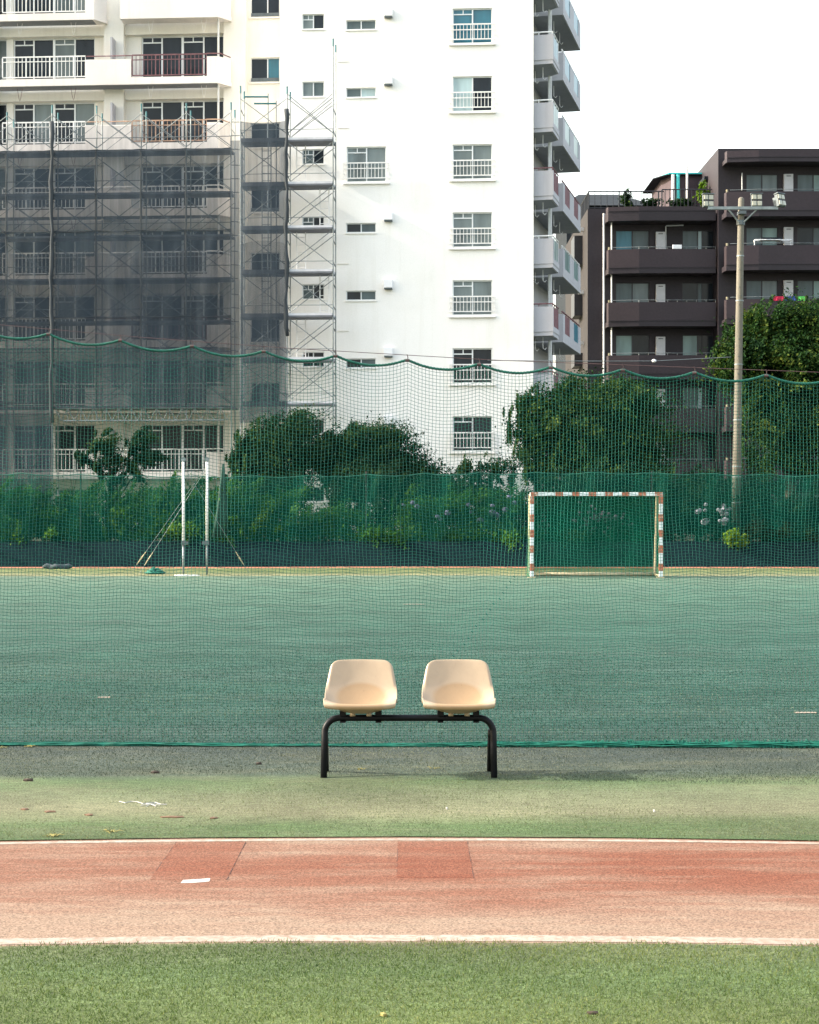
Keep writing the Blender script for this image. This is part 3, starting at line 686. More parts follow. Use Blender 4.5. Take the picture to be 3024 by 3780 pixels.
for px in (990, 1020):
    for v in VC: MB().tube([(U(px, v), v, 0), (U(px, v), v, ZV(345 if px == 990 else 372, px, VC[0]))], .02, 5).build('standard', 'steel', scaf2)
for (a, b, py) in ((903, 990, 357), (938, 1020, 382)):
    MB().tube([(U(a, VC[0]), VC[0], ZV(py, a, VC[0])), (U(b, VC[0]), VC[0], ZV(py, b, VC[0]))], .035, 6).build('standard_cap', 'teal_cap', scaf2)
for i in (0, 1):
    a, b = usB[i], usB[i + 1]
    for n, z in enumerate(deckB):
        dm = 'deck' if i == 0 else 'deck_pale'
        MB().box(a + .03, b - .03, VC[0] - .04, VC[1] + .04, z + .012, z + .10).build('deck', dm, scaf2)
        MB().box(a + .03, b - .03, VC[0] - .05, VC[1] + .05, z - .06, z + .010).build('deck_frame', 'deck', scaf2)
        brace_x(MB(), a, b, VC[0] - .03, z + .25, z + dB - .08, .017, i == 1).build('cross_brace', 'steel', scaf2)
        MB().tube([(a, VC[0] - .03, z + .42), (b, VC[0] - .03, z + .42)], .013, 4).build('guard_rail', 'steel', scaf2)
        ld = MB(); l0 = (b - .62 if n % 2 else a + .28) if i == 1 else a + .75; l1 = l0 + .36
        for x in (l0, l1): ld.tube([(x, VC[1] - .15, z - dB + .1), (x, VC[1] - .15, z - .06)], .022, 5)
        for q in range(5): ld.tube([(l0, VC[1] - .15, z - dB + .3 + q * .3), (l1, VC[1] - .15, z - dB + .3 + q * .3)], .013, 4)
        ld.build('ladder', 'white_rail' if i else 'steel', scaf2)
    if i == 1: brace_x(MB(), a, b, VC[0] - .03, deckB[0] + .25, ZV(345, 1145, VC[0]), .017, True).build('cross_brace', 'steel', scaf2)
# short link between the two scaffolds
for z in deckA[:6]:
    for e in (0.0, .55, 1.1): MB().tube([(usA[-1], VA[0], z + e), (usB[0], VC[1], z + e - .1)], .018, 4).build('link_rail', 'steel_dark', scaf2)

def drape(u0, u1, v, zt, zb_, nu, nz, amp, sag=0.0, top_bow=0.0, seed=0):
    rg = np.random.default_rng(seed); us = np.linspace(u0, u1, nu); ts = np.linspace(0, 1, nz)
    g = np.zeros((nz, nu, 3)); ph = rg.uniform(0, 6.28, 6)
    for i, t in enumerate(ts):
        s = (us - u0) / (u1 - u0); par = 4 * s * (1 - s)
        g[i, :, 0] = us; g[i, :, 2] = zt + (zb_ - zt) * t - top_bow * par * (1 - t) + sag * par * t
        g[i, :, 1] = v - amp * (np.sin(us * 7 + ph[0] + 2 * t) * .5 + np.sin(us * 17 + ph[1] + 3 * np.sin(t * 5 + ph[2])) * .35 + par * .8 + .4 * np.sin(t * 13 + ph[3]) * par)
    f = []
    for i in range(nz - 1):
        for k in range(nu - 1): f.append((i * nu + k, i * nu + k + 1, (i + 1) * nu + k + 1, (i + 1) * nu + k))
    return np_mesh(g.reshape(-1, 3), np.array(f), True)
netg = thing('safety_netting', 'grey debris netting hung on the scaffold before the balcony block', 'netting', (BO[0], BO[1], 0), -BA)
vs_ = VA[0] - .14
for i in range(len(usA) - 1):
    a, b = usA[i], usA[i + 1]; zlow = 0.6 if i < 3 else deckA[-1] - .02
    cuts = [deckA[0] + .02, deckA[2] + .1, deckA[4] + .1, zlow] if i >= 3 else [deckA[0] + .02, deckA[2] + .1, deckA[4] + .1, deckA[6] + .1, zlow]
    for q in range(len(cuts) - 1):
        mm = ('mesh_grey', 'mesh_dense', 'mesh_loose', 'mesh_grey', 'mesh_dense')[(i * 2 + q * 3) % 5]
        link('mesh_sheet', drape(a - .02, b + .02, vs_ - .012 * (q % 2), cuts[q] + (.14 if q else 0), cuts[q + 1], 14, 16, .035, sag=.03, top_bow=.05 if q else 0, seed=i * 7 + q), mm, netg)
        lc = MB(); zz_ = cuts[q] + (.12 if q else 0)
        lc.tube([(a + (b - a) * t / 8, vs_ - .05 - .02 * (t % 2), zz_ - .05 * 4 * (t / 8) * (1 - t / 8)) for t in range(9)], .012, 4); lc.build('lacing_cord', 'mesh_bundle', netg)
    sv = MB(); sv.tube([(a, vs_ - .04, zlow), (a, vs_ - .05, (zlow + cuts[0]) / 2), (a, vs_ - .04, cuts[0])], .016, 4); sv.build('lacing_cord', 'mesh_bundle', netg)
    link('mesh_sheet', drape(a, b, vs_ + .04, topA - .25, deckA[0] + .0, 10, 8, .02, top_bow=.05, seed=i + 20), 'mesh_thin', netg)
    link('mesh_sheet', drape(a, b, vs_ - .10, ZV(928, 450, VA[0]), deckA[-1] - .05 if i >= 3 else 2.2, 14, 24, .05, top_bow=.16, seed=i + 40), 'mesh_thin', netg)
def bundle(px, py0, py1, v, parent, r):
    pts, rs = [], []; n = 26
    for i in range(n):
        t = i / (n - 1); z = ZV(py0 + (py1 - py0) * t, px, v)
        pts.append((U(px, v) + .03 * math.sin(i * .8) + .02 * math.sin(i * 2.3), v + .02 * math.cos(i), z)); rs.append(r * (.55 + .6 * abs(math.sin(i * .55 + px))))
    MB().tube(pts, rs, 7).build('netting_bundle', 'mesh_bundle', parent, True)
link('mesh_sheet', drape(usA[-1], usB[0] - .02, vs_ - .05, deckA[0] + .3, deckA[-1] - .1, 6, 30, .03, seed=70), 'mesh_grey', netg)
bundle(190, 448, 1560, vs_ - .1, netg, .085)
netg2 = thing('safety_netting', 'grey debris netting on the scaffold tower beside the white wall', 'netting', (BO[0], BO[1], 0), -BA)
link('mesh_sheet', drape(usB[0], usB[1], VC[0] - .12, ZV(448, 980, VC[0]), ZV(1560, 980, VC[0]), 14, 40, .04, top_bow=.1, seed=80), 'mesh_grey', netg2)
link('mesh_sheet', drape(usB[0], usB[1], VC[0] - .2, ZV(905, 980, VC[0]), ZV(1570, 980, VC[0]), 14, 24, .07, top_bow=-.15, sag=.5, seed=81), 'mesh_thin', netg2)
bundle(1057, 402, 1240, VC[0] - .12, netg2, .085)

# ------------------------------------------------------------------ things whose parts are written in world coordinates
from mathutils import Matrix
WINV = {}
_link0 = link
def link(name, me, m, parent=None):
    o = _link0(name, me, m, parent)
    if parent is not None and parent.name in WINV: o.matrix_parent_inverse = WINV[parent.name]
    return o
def wthing(name, label, cat, loc, group=None):
    t = thing(name, label, cat, loc, 0.0, group); WINV[t.name] = Matrix.Translation(Vector(loc)).inverted(); return t

# ------------------------------------------------------------------ brown apartment building on the right
DW1, DP1, DW2, DP2 = 91.3, 90.0, 89.8, 88.5
brown = wthing('apartment_building', 'dark brown tiled apartment building with long solid balconies behind the trees', 'building', (X(2600, DW1), DW1, 0))
c7x = lambda c: 2100 + c / 1.867
c7y = lambda c: 500 + c / 1.867
xl, xm, xr = X(2170, DW1), X(2652, DW2), X(3420, DW2)
zr1, zr2 = Z(770, DW1), Z(548, DW2)
P1 = (c7y(1512) - c7y(780)) / 2; ST1 = P1 / F * DP1; P2 = (c7y(1122) - c7y(380)) / 2; ST2 = P2 / F * DP2
holes = []; wlist = []
for k in range(0, 6):
    zt = Z(c7y(652), DW1) - k * ST1; zb_ = Z(c7y(800), DW1) - k * ST1 - .55
    for (a, b) in ((322, 556), (783, 1014)):
        h = (X(c7x(a), DW1), X(c7x(b), DW1), zb_, zt); holes.append(h); wlist.append((k, a, h))
mb = MB(); holed_wall(mb, xl, xm, 0, zr1, DW1, .18, holes)
mb.quad((xl, DW1, zr1), (xm, DW1, zr1), (xm, DW1 + 13, zr1), (xl, DW1 + 13, zr1)); mb.build('wall', 'brown_tile', brown)
mb = MB(); mb.quad((xl, DW1 + .004, 0), (xl, DW1 + .004, zr1), (xl, DW1 + 13, zr1), (xl, DW1 + 13, 0)); mb.build('side_wall', 'pale_side', brown)
for i, (k, a, (u0, u1, z0, z1)) in enumerate(wlist):
    ps = [['g_blue', 'g_curtain'], ['g_curtain', 'g_pale', 'g_dark'], ['g_curtain', 'g_grey'], ['g_dark', 'g_curtain', 'g_dark'], ['g_bright', 'g_dark'], ['g_bright', 'g_dark', 'g_dark']][i % 6]
    window(brown, u0, u1, z0, z1, DW1 + .08, ps, .05, 'dark_frame', mull=None if len(ps) == 2 else [0.46, 0.60])
holes = []; wlist = []
for k in range(-1, 6):
    zt = Z(c7y(630), DW2) - k * ST2; zb_ = Z(c7y(760), DW2) - k * ST2 - .55
    for (a, b) in ((1222, 1444), (1575, 1800), (2000, 2220)):
        h = (X(c7x(a), DW2), X(c7x(b), DW2), zb_, zt); holes.append(h); wlist.append((k, a, h))
mb = MB(); holed_wall(mb, xm, xr, 0, zr2, DW2, .18, holes)
mb.quad((xm, DW2, 0), (xm, DW2, zr2), (xm, DW2 + 14, zr2), (xm, DW2 + 14, 0)); mb.quad((xm, DW2, zr2), (xr, DW2, zr2), (xr, DW2 + 14, zr2), (xm, DW2 + 14, zr2)); mb.quad((xr, DW2, 0), (xr, DW2 + 14, 0), (xr, DW2 + 14, zr2), (xr, DW2, zr2))
mb.build('wall', 'brown_tile', brown)
for i, (k, a, (u0, u1, z0, z1)) in enumerate(wlist):
    ps = [['g_curtain', 'g_grey'], ['g_curtain', 'g_bright'], ['g_grey', 'g_dark'], ['g_curtain', 'g_bright'], ['g_dark', 'g_curtain'], ['g_bright', 'g_curtain']][i % 6]
    window(brown, u0, u1, z0, z1, DW2 + .08, ps, .05, 'dark_frame')
def parapet_row(xs, dw, dp, zt, zb_, name='balcony', drop=.28):
    """front parapet with a skewed left end: xs = outer left, corner, bend, right (photo px)"""
    pl = [(X(xs[0], dp + .5), dp + .62), (X(xs[1], dp + .2), dp + .24), (X(xs[2], dp), dp), (X(xs[3], dp), dp)]
    inner = [(p[0] + .03, p[1] + .16) for p in reversed(pl)]
    b = MB()
    for i in range(3): b.prism([pl[i], pl[i + 1], (pl[i + 1][0], pl[i + 1][1] + .16), (pl[i][0] + .05, pl[i][1] + .16)], zb_ + drop, zt)
    o = b.build(name, 'brown_parapet', brown)
    MB().prism([pl[0], pl[1], pl[2], pl[3], (pl[3][0], dw - .003), (pl[0][0], dw - .003)], zb_, zb_ + drop - .002).build('slab', 'brown_tile', o)
    lip = MB().prism([(pl[1][0], pl[1][1] - .03), (pl[2][0], pl[2][1] - .03), (pl[3][0], pl[3][1] - .03), pl[3], pl[2], pl[1]], zb_ + drop, zb_ + drop + .05).build('lip', 'brown_tile', o)
    return o, pl
for k in range(0, 6):
    zt, zb_ = Z(c7y(782), DP1) - k * ST1, Z(c7y(948), DP1) - k * ST1
    if zb_ < .3: continue
    o, pl = parapet_row((c7x(262), c7x(274), c7x(485), c7x(1014)), DW1, DP1, zt, zb_)
    r = MB(); r.tube([(pl[1][0] + .2, pl[1][1] + .08, zt + .12), (pl[2][0], pl[2][1] + .08, zt + .12), (pl[3][0], pl[3][1] + .08, zt + .12)], .014, 4)
    for i in range(9):
        x = pl[2][0] + (pl[3][0] - pl[2][0]) * i / 8; r.tube([(x, DP1 + .08, zt), (x, DP1 + .08, zt + .12)], .012, 4)
    r.build('hand_rail', 'steel', o)
    MB().box(pl[1][0], pl[1][0] + .09, pl[1][1] + .03, pl[1][1] + .12, zt, zt + .14).build('rail_post', 'goal_cream', o)
    u0, u1 = X(c7x(598), DW1), X(c7x(661), DW1); z1 = Z(c7y(668), DW1) - k * ST1; z0 = z1 - (1.0 if k == 2 else 1.55)
    h = MB().box(u0, u1, DW1 - .24, DW1 - .003, z0, z1).build('heater_box', 'heater', brown, bevel=.01)
    MB().box(u0 + .12, u1 - .12, DW1 - .246, DW1 - .238, z1 - .13, z1 - .09).build('slot', 'dark_frame', h)
    MB().tube([(X(c7x(298), DP1 + .5), DP1 + .7, zb_ - (0 if k else -.1)), (X(c7x(298), DP1 + .5), DP1 + .7, zt + 1.65)], .045, 6).build('drain_pipe', 'pvc', brown)
for k in range(-1, 6):
    zt, zb_ = Z(c7y(755), DP2) - k * ST2, Z(c7y(926), DP2) - k * ST2
    if zb_ < .3: continue
    o, pl = parapet_row((c7x(1074), c7x(1088), c7x(1310), 3420), DW2, DP2, zt, zb_)
    r = MB(); r.tube([(pl[1][0] + .2, pl[1][1] + .08, zt + .12), (pl[2][0], pl[2][1] + .08, zt + .12), (pl[3][0], pl[3][1] + .08, zt + .12)], .014, 4); r.build('hand_rail', 'steel', o)
    MB().box(pl[1][0], pl[1][0] + .09, pl[1][1] + .03, pl[1][1] + .12, zt, zt + .14).build('rail_post', 'goal_cream', o)
    for px in (1478, 1900):
        u0, u1 = X(c7x(px), DW2), X(c7x(px + 63), DW2); z1 = Z(c7y(636), DW2) - k * ST2
        h = MB().box(u0, u1, DW2 - .24, DW2 - .003, z1 - 1.5, z1).build('heater_box', 'heater', brown, bevel=.01)
        MB().box(u0 + .12, u1 - .12, DW2 - .246, DW2 - .238, z1 - .13, z1 - .09).build('slot', 'dark_frame', h)
# roof edge bands
parapet_row((c7x(258), c7x(272), c7x(485), c7x(1014)), DW1, DP1, Z(c7y(488), DP1), Z(c7y(585), DP1), 'roof_band', .5)
parapet_row((c7x(1078), c7x(1092), c7x(1310), 3420), DW2, DP2, Z(c7y(100), DP2), Z(c7y(178), DP2), 'roof_band', .22)
MB().tube([(X(c7x(240), DW1), DW1 - .12, 0), (X(c7x(240), DW1), DW1 - .12, Z(c7y(540), DW1))], .055, 8).build('drain_pipe', 'pvc', brown)
bp = MB(); bp.tube([(X(c7x(667), DW1), DW1 - .1, Z(c7y(785), DW1)), (X(c7x(667), DW1), DW1 - .1, Z(c7y(630), DW1)), (X(c7x(672), DW1), DW1 - .1, Z(c7y(624), DW1)), (X(c7x(788), DW1), DW1 - .1, Z(c7y(621), DW1))], .04, 6); bp.build('drain_pipe', 'pvc', brown)
MB().tube([(X(c7x(1192), DW2), DW2 - .1, Z(c7y(380), DW2)), (X(c7x(1192), DW2), DW2 - .1, Z(c7y(260), DW2))], .035, 6).build('drain_pipe', 'pvc', brown)
for (a, y0, y1) in ((12, 800, 905), (3, 1095, 1255), (5, 1510, 1600)):
    d = 95.0; x = xl - .004
    MB().box(x - .45, x, d - 1.0, d + .9, Z(c7y(y1), d), Z(c7y(y0 - 90 if y0 == 800 else y0), d)).build('side_window', 'dark_frame', brown)
for y in (640, 1075, 1425): MB().box(xl - .3, xl - .004, 93.2, 93.45, Z(c7y(y + 12), 93), Z(c7y(y - 12), 93)).build('side_vent', 'heater', brown)

# roof terrace
def railing(name, pts, zt, h, m, parent, gap=.28):
    r = MB()
    for (a, b) in zip(pts[:-1], pts[1:]):
        r.tube([(a[0], a[1], zt + h), (b[0], b[1], zt + h)], .035, 5); r.tube([(a[0], a[1], zt + .12), (b[0], b[1], zt + .12)], .02, 4)
        ln = math.dist(a, b); n = max(1, int(ln / gap))
        for i in range(n + 1):
            x, y = a[0] + (b[0] - a[0]) * i / n, a[1] + (b[1] - a[1]) * i / n; rr = .032 if i % 7 == 0 else .014
            r.box(x - rr, x + rr, y - rr, y + rr, zt - .02, zt + h)
    return r.build(name, m, parent)
zroof = zr1
railing('terrace_railing', [(xl + .1, DW1 + 10), (xl + .1, DW1 + .4), (X(2286, 91.7), DW1 + .4), (X(2452, 91.7), DW1 + .4)], zroof, Z(c7y(385), 91.7) - zroof, 'dark_frame', brown)
railing('terrace_railing', [(X(2450, 91), DW1 + .3), (X(2645, 91), DW1 + .3)], zroof, Z(c7y(370), 91.5) - zroof, 'dark_frame', brown, .2)
pent = MB(); x0, x1 = X(2480, 95), X(2592, 95); zt = Z(648, 95)
pent.prism([(x0, 95), (x1, 95), (X(2630, 97), 97), (X(2630, 99), 100), (x0 - .4, 100), (x0 - .4, 96.2)], zroof, zt); pent.build('penthouse', 'maroon', brown)
MB().prism([(x0 - .3, 94.8), (x1 + .1, 94.8), (X(2660, 98), 98), (X(2660, 98), 100.4), (x0 - .9, 100.4), (x0 - .9, 96)], zt, zt + .05).build('penthouse_roof', 'slate', brown)
MB().prism([(x0 - .2, 94.78), (x1 + .1, 94.78), (X(2655, 98), 98), (X(2655, 98), 100.3), (x0 - .6, 100.3), (x0 - .6, 96)], zt + .052, zt + .13).build('roof_edge', 'roof_teal', brown)
for px in (2486, 2504): MB().tube([(X(px, 94.7), 94.75, zroof), (X(px, 94.7), 94.75, zt)], .10, 8).build('vent_pipe', 'roof_teal' if px > 2500 else 'pvc', brown)
MB().tube([(X(2537, 94.5), 94.5, zroof), (X(2537, 94.5), 94.5, zt + .5)], .07, 6).build('vent_pipe', 'pvc', brown)
MB().box(X(2608, 93), X(2640, 93), 93, 95, zroof, Z(665, 93)).build('stair_head', 'pale_side', brown)
MB().prism([(X(2600, 92.9), 92.85), (X(2644, 92.9), 92.85), (X(2644, 92.9), 95.2), (X(2600, 92.9), 95.2)], Z(665, 93), Z(652, 93)).build('stair_roof', 'slate', brown)
# house roof seen over the terrace
hs = wthing('house', 'dark slate-roofed house showing behind the brown building terrace', 'house', (X(2220, 112), 112, 0))
a0, a1 = X(2095, 112), X(2402, 112); ze, zg = Z(752, 112), Z(718, 116.5)
MB().box(a0, a1, 112.5, 121, 0, ze).build('wall', 'slate', hs)
rf = MB(); rf.quad((a0 - .5, 112, ze - .1), (a1 + .5, 112, ze - .1), (a1 - 1.6, 116.5, zg), (a0 + 1.2, 116.5, zg)); rf.quad((a1 + .5, 112, ze - .1), (a1 + .5, 121.5, ze - .1), (a1 - 1.6, 116.5, zg)); rf.quad((a0 - .5, 121.5, ze - .1), (a0 - .5, 112, ze - .1), (a0 + 1.2, 116.5, zg)); rf.quad((a1 + .5, 121.5, ze - .1), (a0 - .5, 121.5, ze - .1), (a0 + 1.2, 116.5, zg), (a1 - 1.6, 116.5, zg))
rf.build('roof', 'slate', hs)
# loose things on the balconies
def on_balcony(name, label, cat, px0, px1, py0, py1, d, m, dd=.35):
    o = MB().box(X(px0, d), X(px1, d), d, d + dd, Z(py1, d), Z(py0, d)).build(name, m, None, bevel=.02); return set_props(o, label, cat)
on_balcony('storage_box', 'bright white box set on the top brown balcony rail', 'box', c7x(716), c7x(780), c7y(752), c7y(781), DP1 + .02, 'white_plain', .14)
M['cloth_red'] = mat('cloth_red', (0.45, 0.02, 0.06), 0.9, 0.2, 8); M['cloth_blue'] = mat('cloth_blue', (0.03, 0.06, 0.25), 0.9, 0.2, 8); M['cloth_green'] = mat('cloth_green', (0.10, 0.50, 0.10), 0.9, 0.2, 8)
for (nm, p0, p1, m, lb) in (('towel', 1412, 1484, 'cloth_red', 'red towel over the lower right brown balcony edge'), ('towel', 1488, 1570, 'cloth_blue', 'blue towel over the lower right brown balcony edge'), ('towel', 1576, 1632, 'cloth_green', 'green towel over the lower right brown balcony edge')):
    d = DP2 - .012; t = MB(); n = 6; zt = Z(c7y(1112), d)
    for i in range(n):
        xa, xb = X(c7x(p0 + (p1 - p0) * i / n), d), X(c7x(p0 + (p1 - p0) * (i + 1) / n), d); e = .02 * math.sin(i * 2.1)
        t.quad((xa, d - .01 + e, zt - .2), (xb, d - .01 - e, zt - .2 + .02 * (i % 2)), (xb, d, zt + .03), (xa, d, zt + .03)); t.quad((xa, d, zt + .03), (xb, d, zt + .03), (xb, d + .19, zt + .03), (xa, d + .19, zt + .03))
    set_props(t.build(nm, m), lb, 'towel')
dr = wthing('drying_rack', 'white drying rack standing above the right brown balcony rail', 'drying rack', (X(c7x(1400), DP2 + .5), DP2 + .5, Z(c7y(926), DP2) + .3))
zz = Z(c7y(722), DP2 + .5); fr = MB(); x0, x1 = X(c7x(1280), DP2 + .5), X(c7x(1530), DP2 + .5)
for y in (.3, .7): fr.tube([(x0, DP2 + y, zz), (x1, DP2 + y, zz)], .025, 5)
for x in (x0, x1): fr.tube([(x, DP2 + .3, zz), (x, DP2 + .7, zz)], .025, 5); fr.tube([(x, DP2 + .5, zz), (x, DP2 + .5, zz - 1.2)], .025, 5)
fr.build('frame', 'white_plain', dr); MB().box(x0 + .3, x0 + 1.4, DP2 + .3, DP2 + .7, zz + .02, zz + .12).build('folded_cloth', 'slate', dr)

# ------------------------------------------------------------------ bank, retaining wall, far net
rw = MB()
n = 80
for i in range(n):
    x0, x1 = -60 + 120 * i / n, -60 + 120 * (i + 1) / n
    e0, e1 = .012 * math.sin(i * 1.3) + .01 * math.sin(i * 3.1), .012 * math.sin((i + 1) * 1.3) + .01 * math.sin((i + 1) * 3.1)
    rw.quad((x0, 48.6, -.01), (x1, 48.6, -.01), (x1, 49.1, .70 + e1), (x0, 49.1, .70 + e0)); rw.quad((x0, 49.1, .70 + e0), (x1, 49.1, .70 + e1), (x1, 49.35, .69), (x0, 49.35, .69))
set_props(rw.build('retaining_wall', 'wall_dark'), 'low dark sheet-covered bank wall along the far edge of the court', 'wall')
set_props(sheet('planting_bank', -60, 60, 49.35, 68.0, .68, 'soil'))
fn = wthing('barrier_net', 'long dark green net standing on the bank before the shrubs', 'net', (0, 49.2, .69))
hang = np.arange(-16, 17) * 1.65 + .4
xs = np.linspace(-26, 26, 521); nz = 12; g = np.zeros((nz, len(xs), 3))
for i in range(nz):
    t = i / (nz - 1); fr_ = ((xs - .4) / 1.65) % 1.0; sagc = .07 * 4 * fr_ * (1 - fr_)
    g[i, :, 0] = xs; g[i, :, 2] = (2.66 - sagc + .05 * np.sin(xs * .31)) * (1 - t) + .685 * t
    g[i, :, 1] = 49.22 + .05 * np.sin(xs * 3.1 + t * 2) + .03 * np.sin(xs * 9 + 3 * t)
f = [(i * 521 + k, i * 521 + k + 1, (i + 1) * 521 + k + 1, (i + 1) * 521 + k) for i in range(nz - 1) for k in range(520)]
link('netting', np_mesh(g.reshape(-1, 3), np.array(f), True), 'far_net', fn)
rp = MB(); rp.tube([tuple(p) for p in g[0][::4]], .012, 4); rp.build('top_rope', 'rope_green', fn)
for k in range(0, 33, 5): MB().tube([(hang[k], 49.3, .6), (hang[k], 49.3, 2.72)], .025, 6).build('post', 'dark_frame', fn)
gt = MB()                                           # gathered fold in the net beside the pole pair
for q in range(5): gt.tube([at(822 + q * 1.5, 1712, 49.15), at(816 + q * 3, 1800, 49.12), at(806 + q * 7, 1900, 49.08), at(792 + q * 9, 1985, 49.05)], [.012, .05, .07, .08], 5)
gt.build('net_fold', 'fold_green', fn, True)

# ------------------------------------------------------------------ vegetation
def leaves(blobs, size, per=170, spread=.20, up=.35, flat=.5, seed=0, droop=0.0):
    """leaf quads in clumps through each blob: blobs = (x,y,z, rx,ry,rz, n)"""
    rg = np.random.default_rng(seed); V = []; T = []
    for (cx, cy, cz, rx, ry, rz, n) in blobs:
        nc = max(5, n // per); d = rg.normal(size=(nc, 3)); d /= np.linalg.norm(d, axis=1)[:, None]
        ns_ = max(2, nc // 3); rad = .25 + .95 * rg.random(nc) ** .7; rad[:ns_] = rg.uniform(1.1, 1.55, ns_); d[:ns_, 2] = np.abs(d[:ns_, 2]) * .8 + .1; d[:ns_] /= np.linalg.norm(d[:ns_], axis=1)[:, None]; cc = d * rad[:, None]
        ct = np.clip(rg.normal(.40, .22, nc), 0, 1); cs = spread * rg.uniform(.55, 1.5, nc); cs[:ns_] *= .55
        wgt = cs ** 1.7; idx = rg.choice(nc, n, p=wgt / wgt.sum()); g = rg.normal(size=(n, 3))
        # each clump is a spray stretched along its own branch, thin at the tip
        along = g[:, :1] * 1.25; off = (g * np.array([1, 1, .6]) * .8 + d[idx] * along * .7) * cs[idx][:, None]
        off[:, 2] -= .10 * cs[idx] * (g[:, 0] ** 2)
        p = cc[idx] * np.array([rx, ry, rz]) + off + np.array([cx, cy, cz])
        nrm = d[idx] * .7 + rg.normal(size=(n, 3)) * .75 + np.array([0, 0, up]); nrm /= np.linalg.norm(nrm, axis=1)[:, None]
        a = np.cross(nrm, rg.normal(size=(n, 3))); a /= np.linalg.norm(a, axis=1)[:, None]; a[:, 2] -= droop; a /= np.linalg.norm(a, axis=1)[:, None]
        b = np.cross(nrm, a); s = size * rg.uniform(.55, 1.25, n)[:, None]
        v = np.stack([p - a * s * .5, p + b * s * .27 + a * s * .05 + nrm * s * .06, p + a * s * .55 - nrm * s * .08, p - b * s * .27 + a * s * .05 + nrm * s * .06], 1)
        V.append(v); T.append(np.clip(ct[idx] + rg.normal(0, .17, n), 0, 1))
    V = np.concatenate(V); n = len(V)
    return np_mesh(V.reshape(-1, 3), np.arange(4 * n).reshape(-1, 4), tint=np.concatenate(T))
def limb(mb, p0, p1, r0, r1, wob, rg):
    p0, p1 = Vector(p0), Vector(p1); pts = []; rs = []
    for i in range(6):
        t = i / 5; e = math.sin(t * math.pi) * wob
        pts.append(tuple(p0.lerp(p1, t) + Vector((rg.uniform(-e, e), rg.uniform(-e, e), 0)))); rs.append(r0 + (r1 - r0) * t)
    mb.tube(pts, rs, 7)
def tree(name, label, base, blobs, size, m, seed, trunk_r=.12, stems=1, group=None, **kw):
    rg = random.Random(seed); t = wthing(name, label, 'tree' if 'tree' in name else 'shrub', base, group)
    link('crown', leaves(blobs, size, seed=seed, **kw), m, t)
    mb = MB(); zc = sum(b[2] for b in blobs) / len(blobs)
    for s in range(stems):
        fx = base[0] + (0 if stems == 1 else rg.uniform(-.25, .25)); fork = (fx + rg.uniform(-.2, .2), base[1] + rg.uniform(-.2, .2), base[2] + (zc - base[2]) * .55)
        limb(mb, (fx, base[1], base[2] - .1), fork, trunk_r, trunk_r * .7, .08, rg)
        for b in blobs[s::stems]: limb(mb, fork, (b[0], b[1], b[2] + b[5] * .3), trunk_r * .55, trunk_r * .12, .15, rg)
    mb.build('trunk', 'bark', t, True); return t
LEAFK = 2.1
def B(px, py, d, rpx, rpy, n, rd=None):              # blob from photo pixels at a depth
    s = d / F; x, y, z = at(px, py, d); return (x, y, z, rpx * s * .92, (rd if rd else max(rpx, rpy) * s * .8), rpy * s * .92, int(n * LEAFK))
def onbank(px, d): return (X(px, d), d, .68)
tree('tree', 'slim young tree with two upright leafy stems before the ground-floor balcony', onbank(430, 57), [B(382, 1640, 57, 38, 60, 1500), B(400, 1720, 57, 48, 60, 1500), B(330, 1690, 57, 45, 30, 700), B(510, 1650, 57, 40, 70, 1500), B(500, 1720, 57, 52, 45, 1300), B(440, 1790, 57, 60, 50, 1300), B(560, 1690, 57, 40, 30, 600), B(440, 1870, 57, 70, 60, 1200)], .105, 'leaf_tree', 11, .07, 2, spread=.12)
tree('tree', 'bushy tree growing in front of the scaffold tower foot', onbank(1010, 59), [B(930, 1640, 59, 70, 60, 2400), B(1020, 1610, 59, 90, 55, 3000), B(1090, 1660, 59, 80, 60, 2600), B(980, 1720, 59, 100, 60, 3000), B(1090, 1560, 59, 45, 35, 900), B(1060, 1760, 59, 70, 45, 1200), B(900, 1700, 59, 60, 60, 1500), B(1130, 1700, 59, 50, 50, 1400), B(960, 1790, 59, 90, 50, 1800), B(1070, 1600, 59, 60, 45, 1400)], .11, 'leaf_tree', 12, .11, 1, spread=.24)
tree('tree', 'rounded dense tree before the white wall below the vents', onbank(1350, 60), [B(1230, 1650, 60, 70, 50, 2600), B(1340, 1630, 60, 95, 55, 4200), B(1420, 1640, 60, 60, 50, 2200), B(1290, 1710, 60, 100, 60, 3800), B(1410, 1710, 60, 90, 55, 3600), B(1480, 1660, 60, 50, 40, 700), B(1330, 1760, 60, 120, 50, 3000), B(1530, 1745, 60, 60, 35, 1300), B(1190, 1700, 60, 55, 60, 1700), B(1460, 1770, 60, 120, 50, 2600), B(1590, 1775, 60, 60, 30, 1000), B(1230, 1780, 60, 60, 40, 900)], .11, 'leaf_tree', 13, .13, 1, spread=.24)
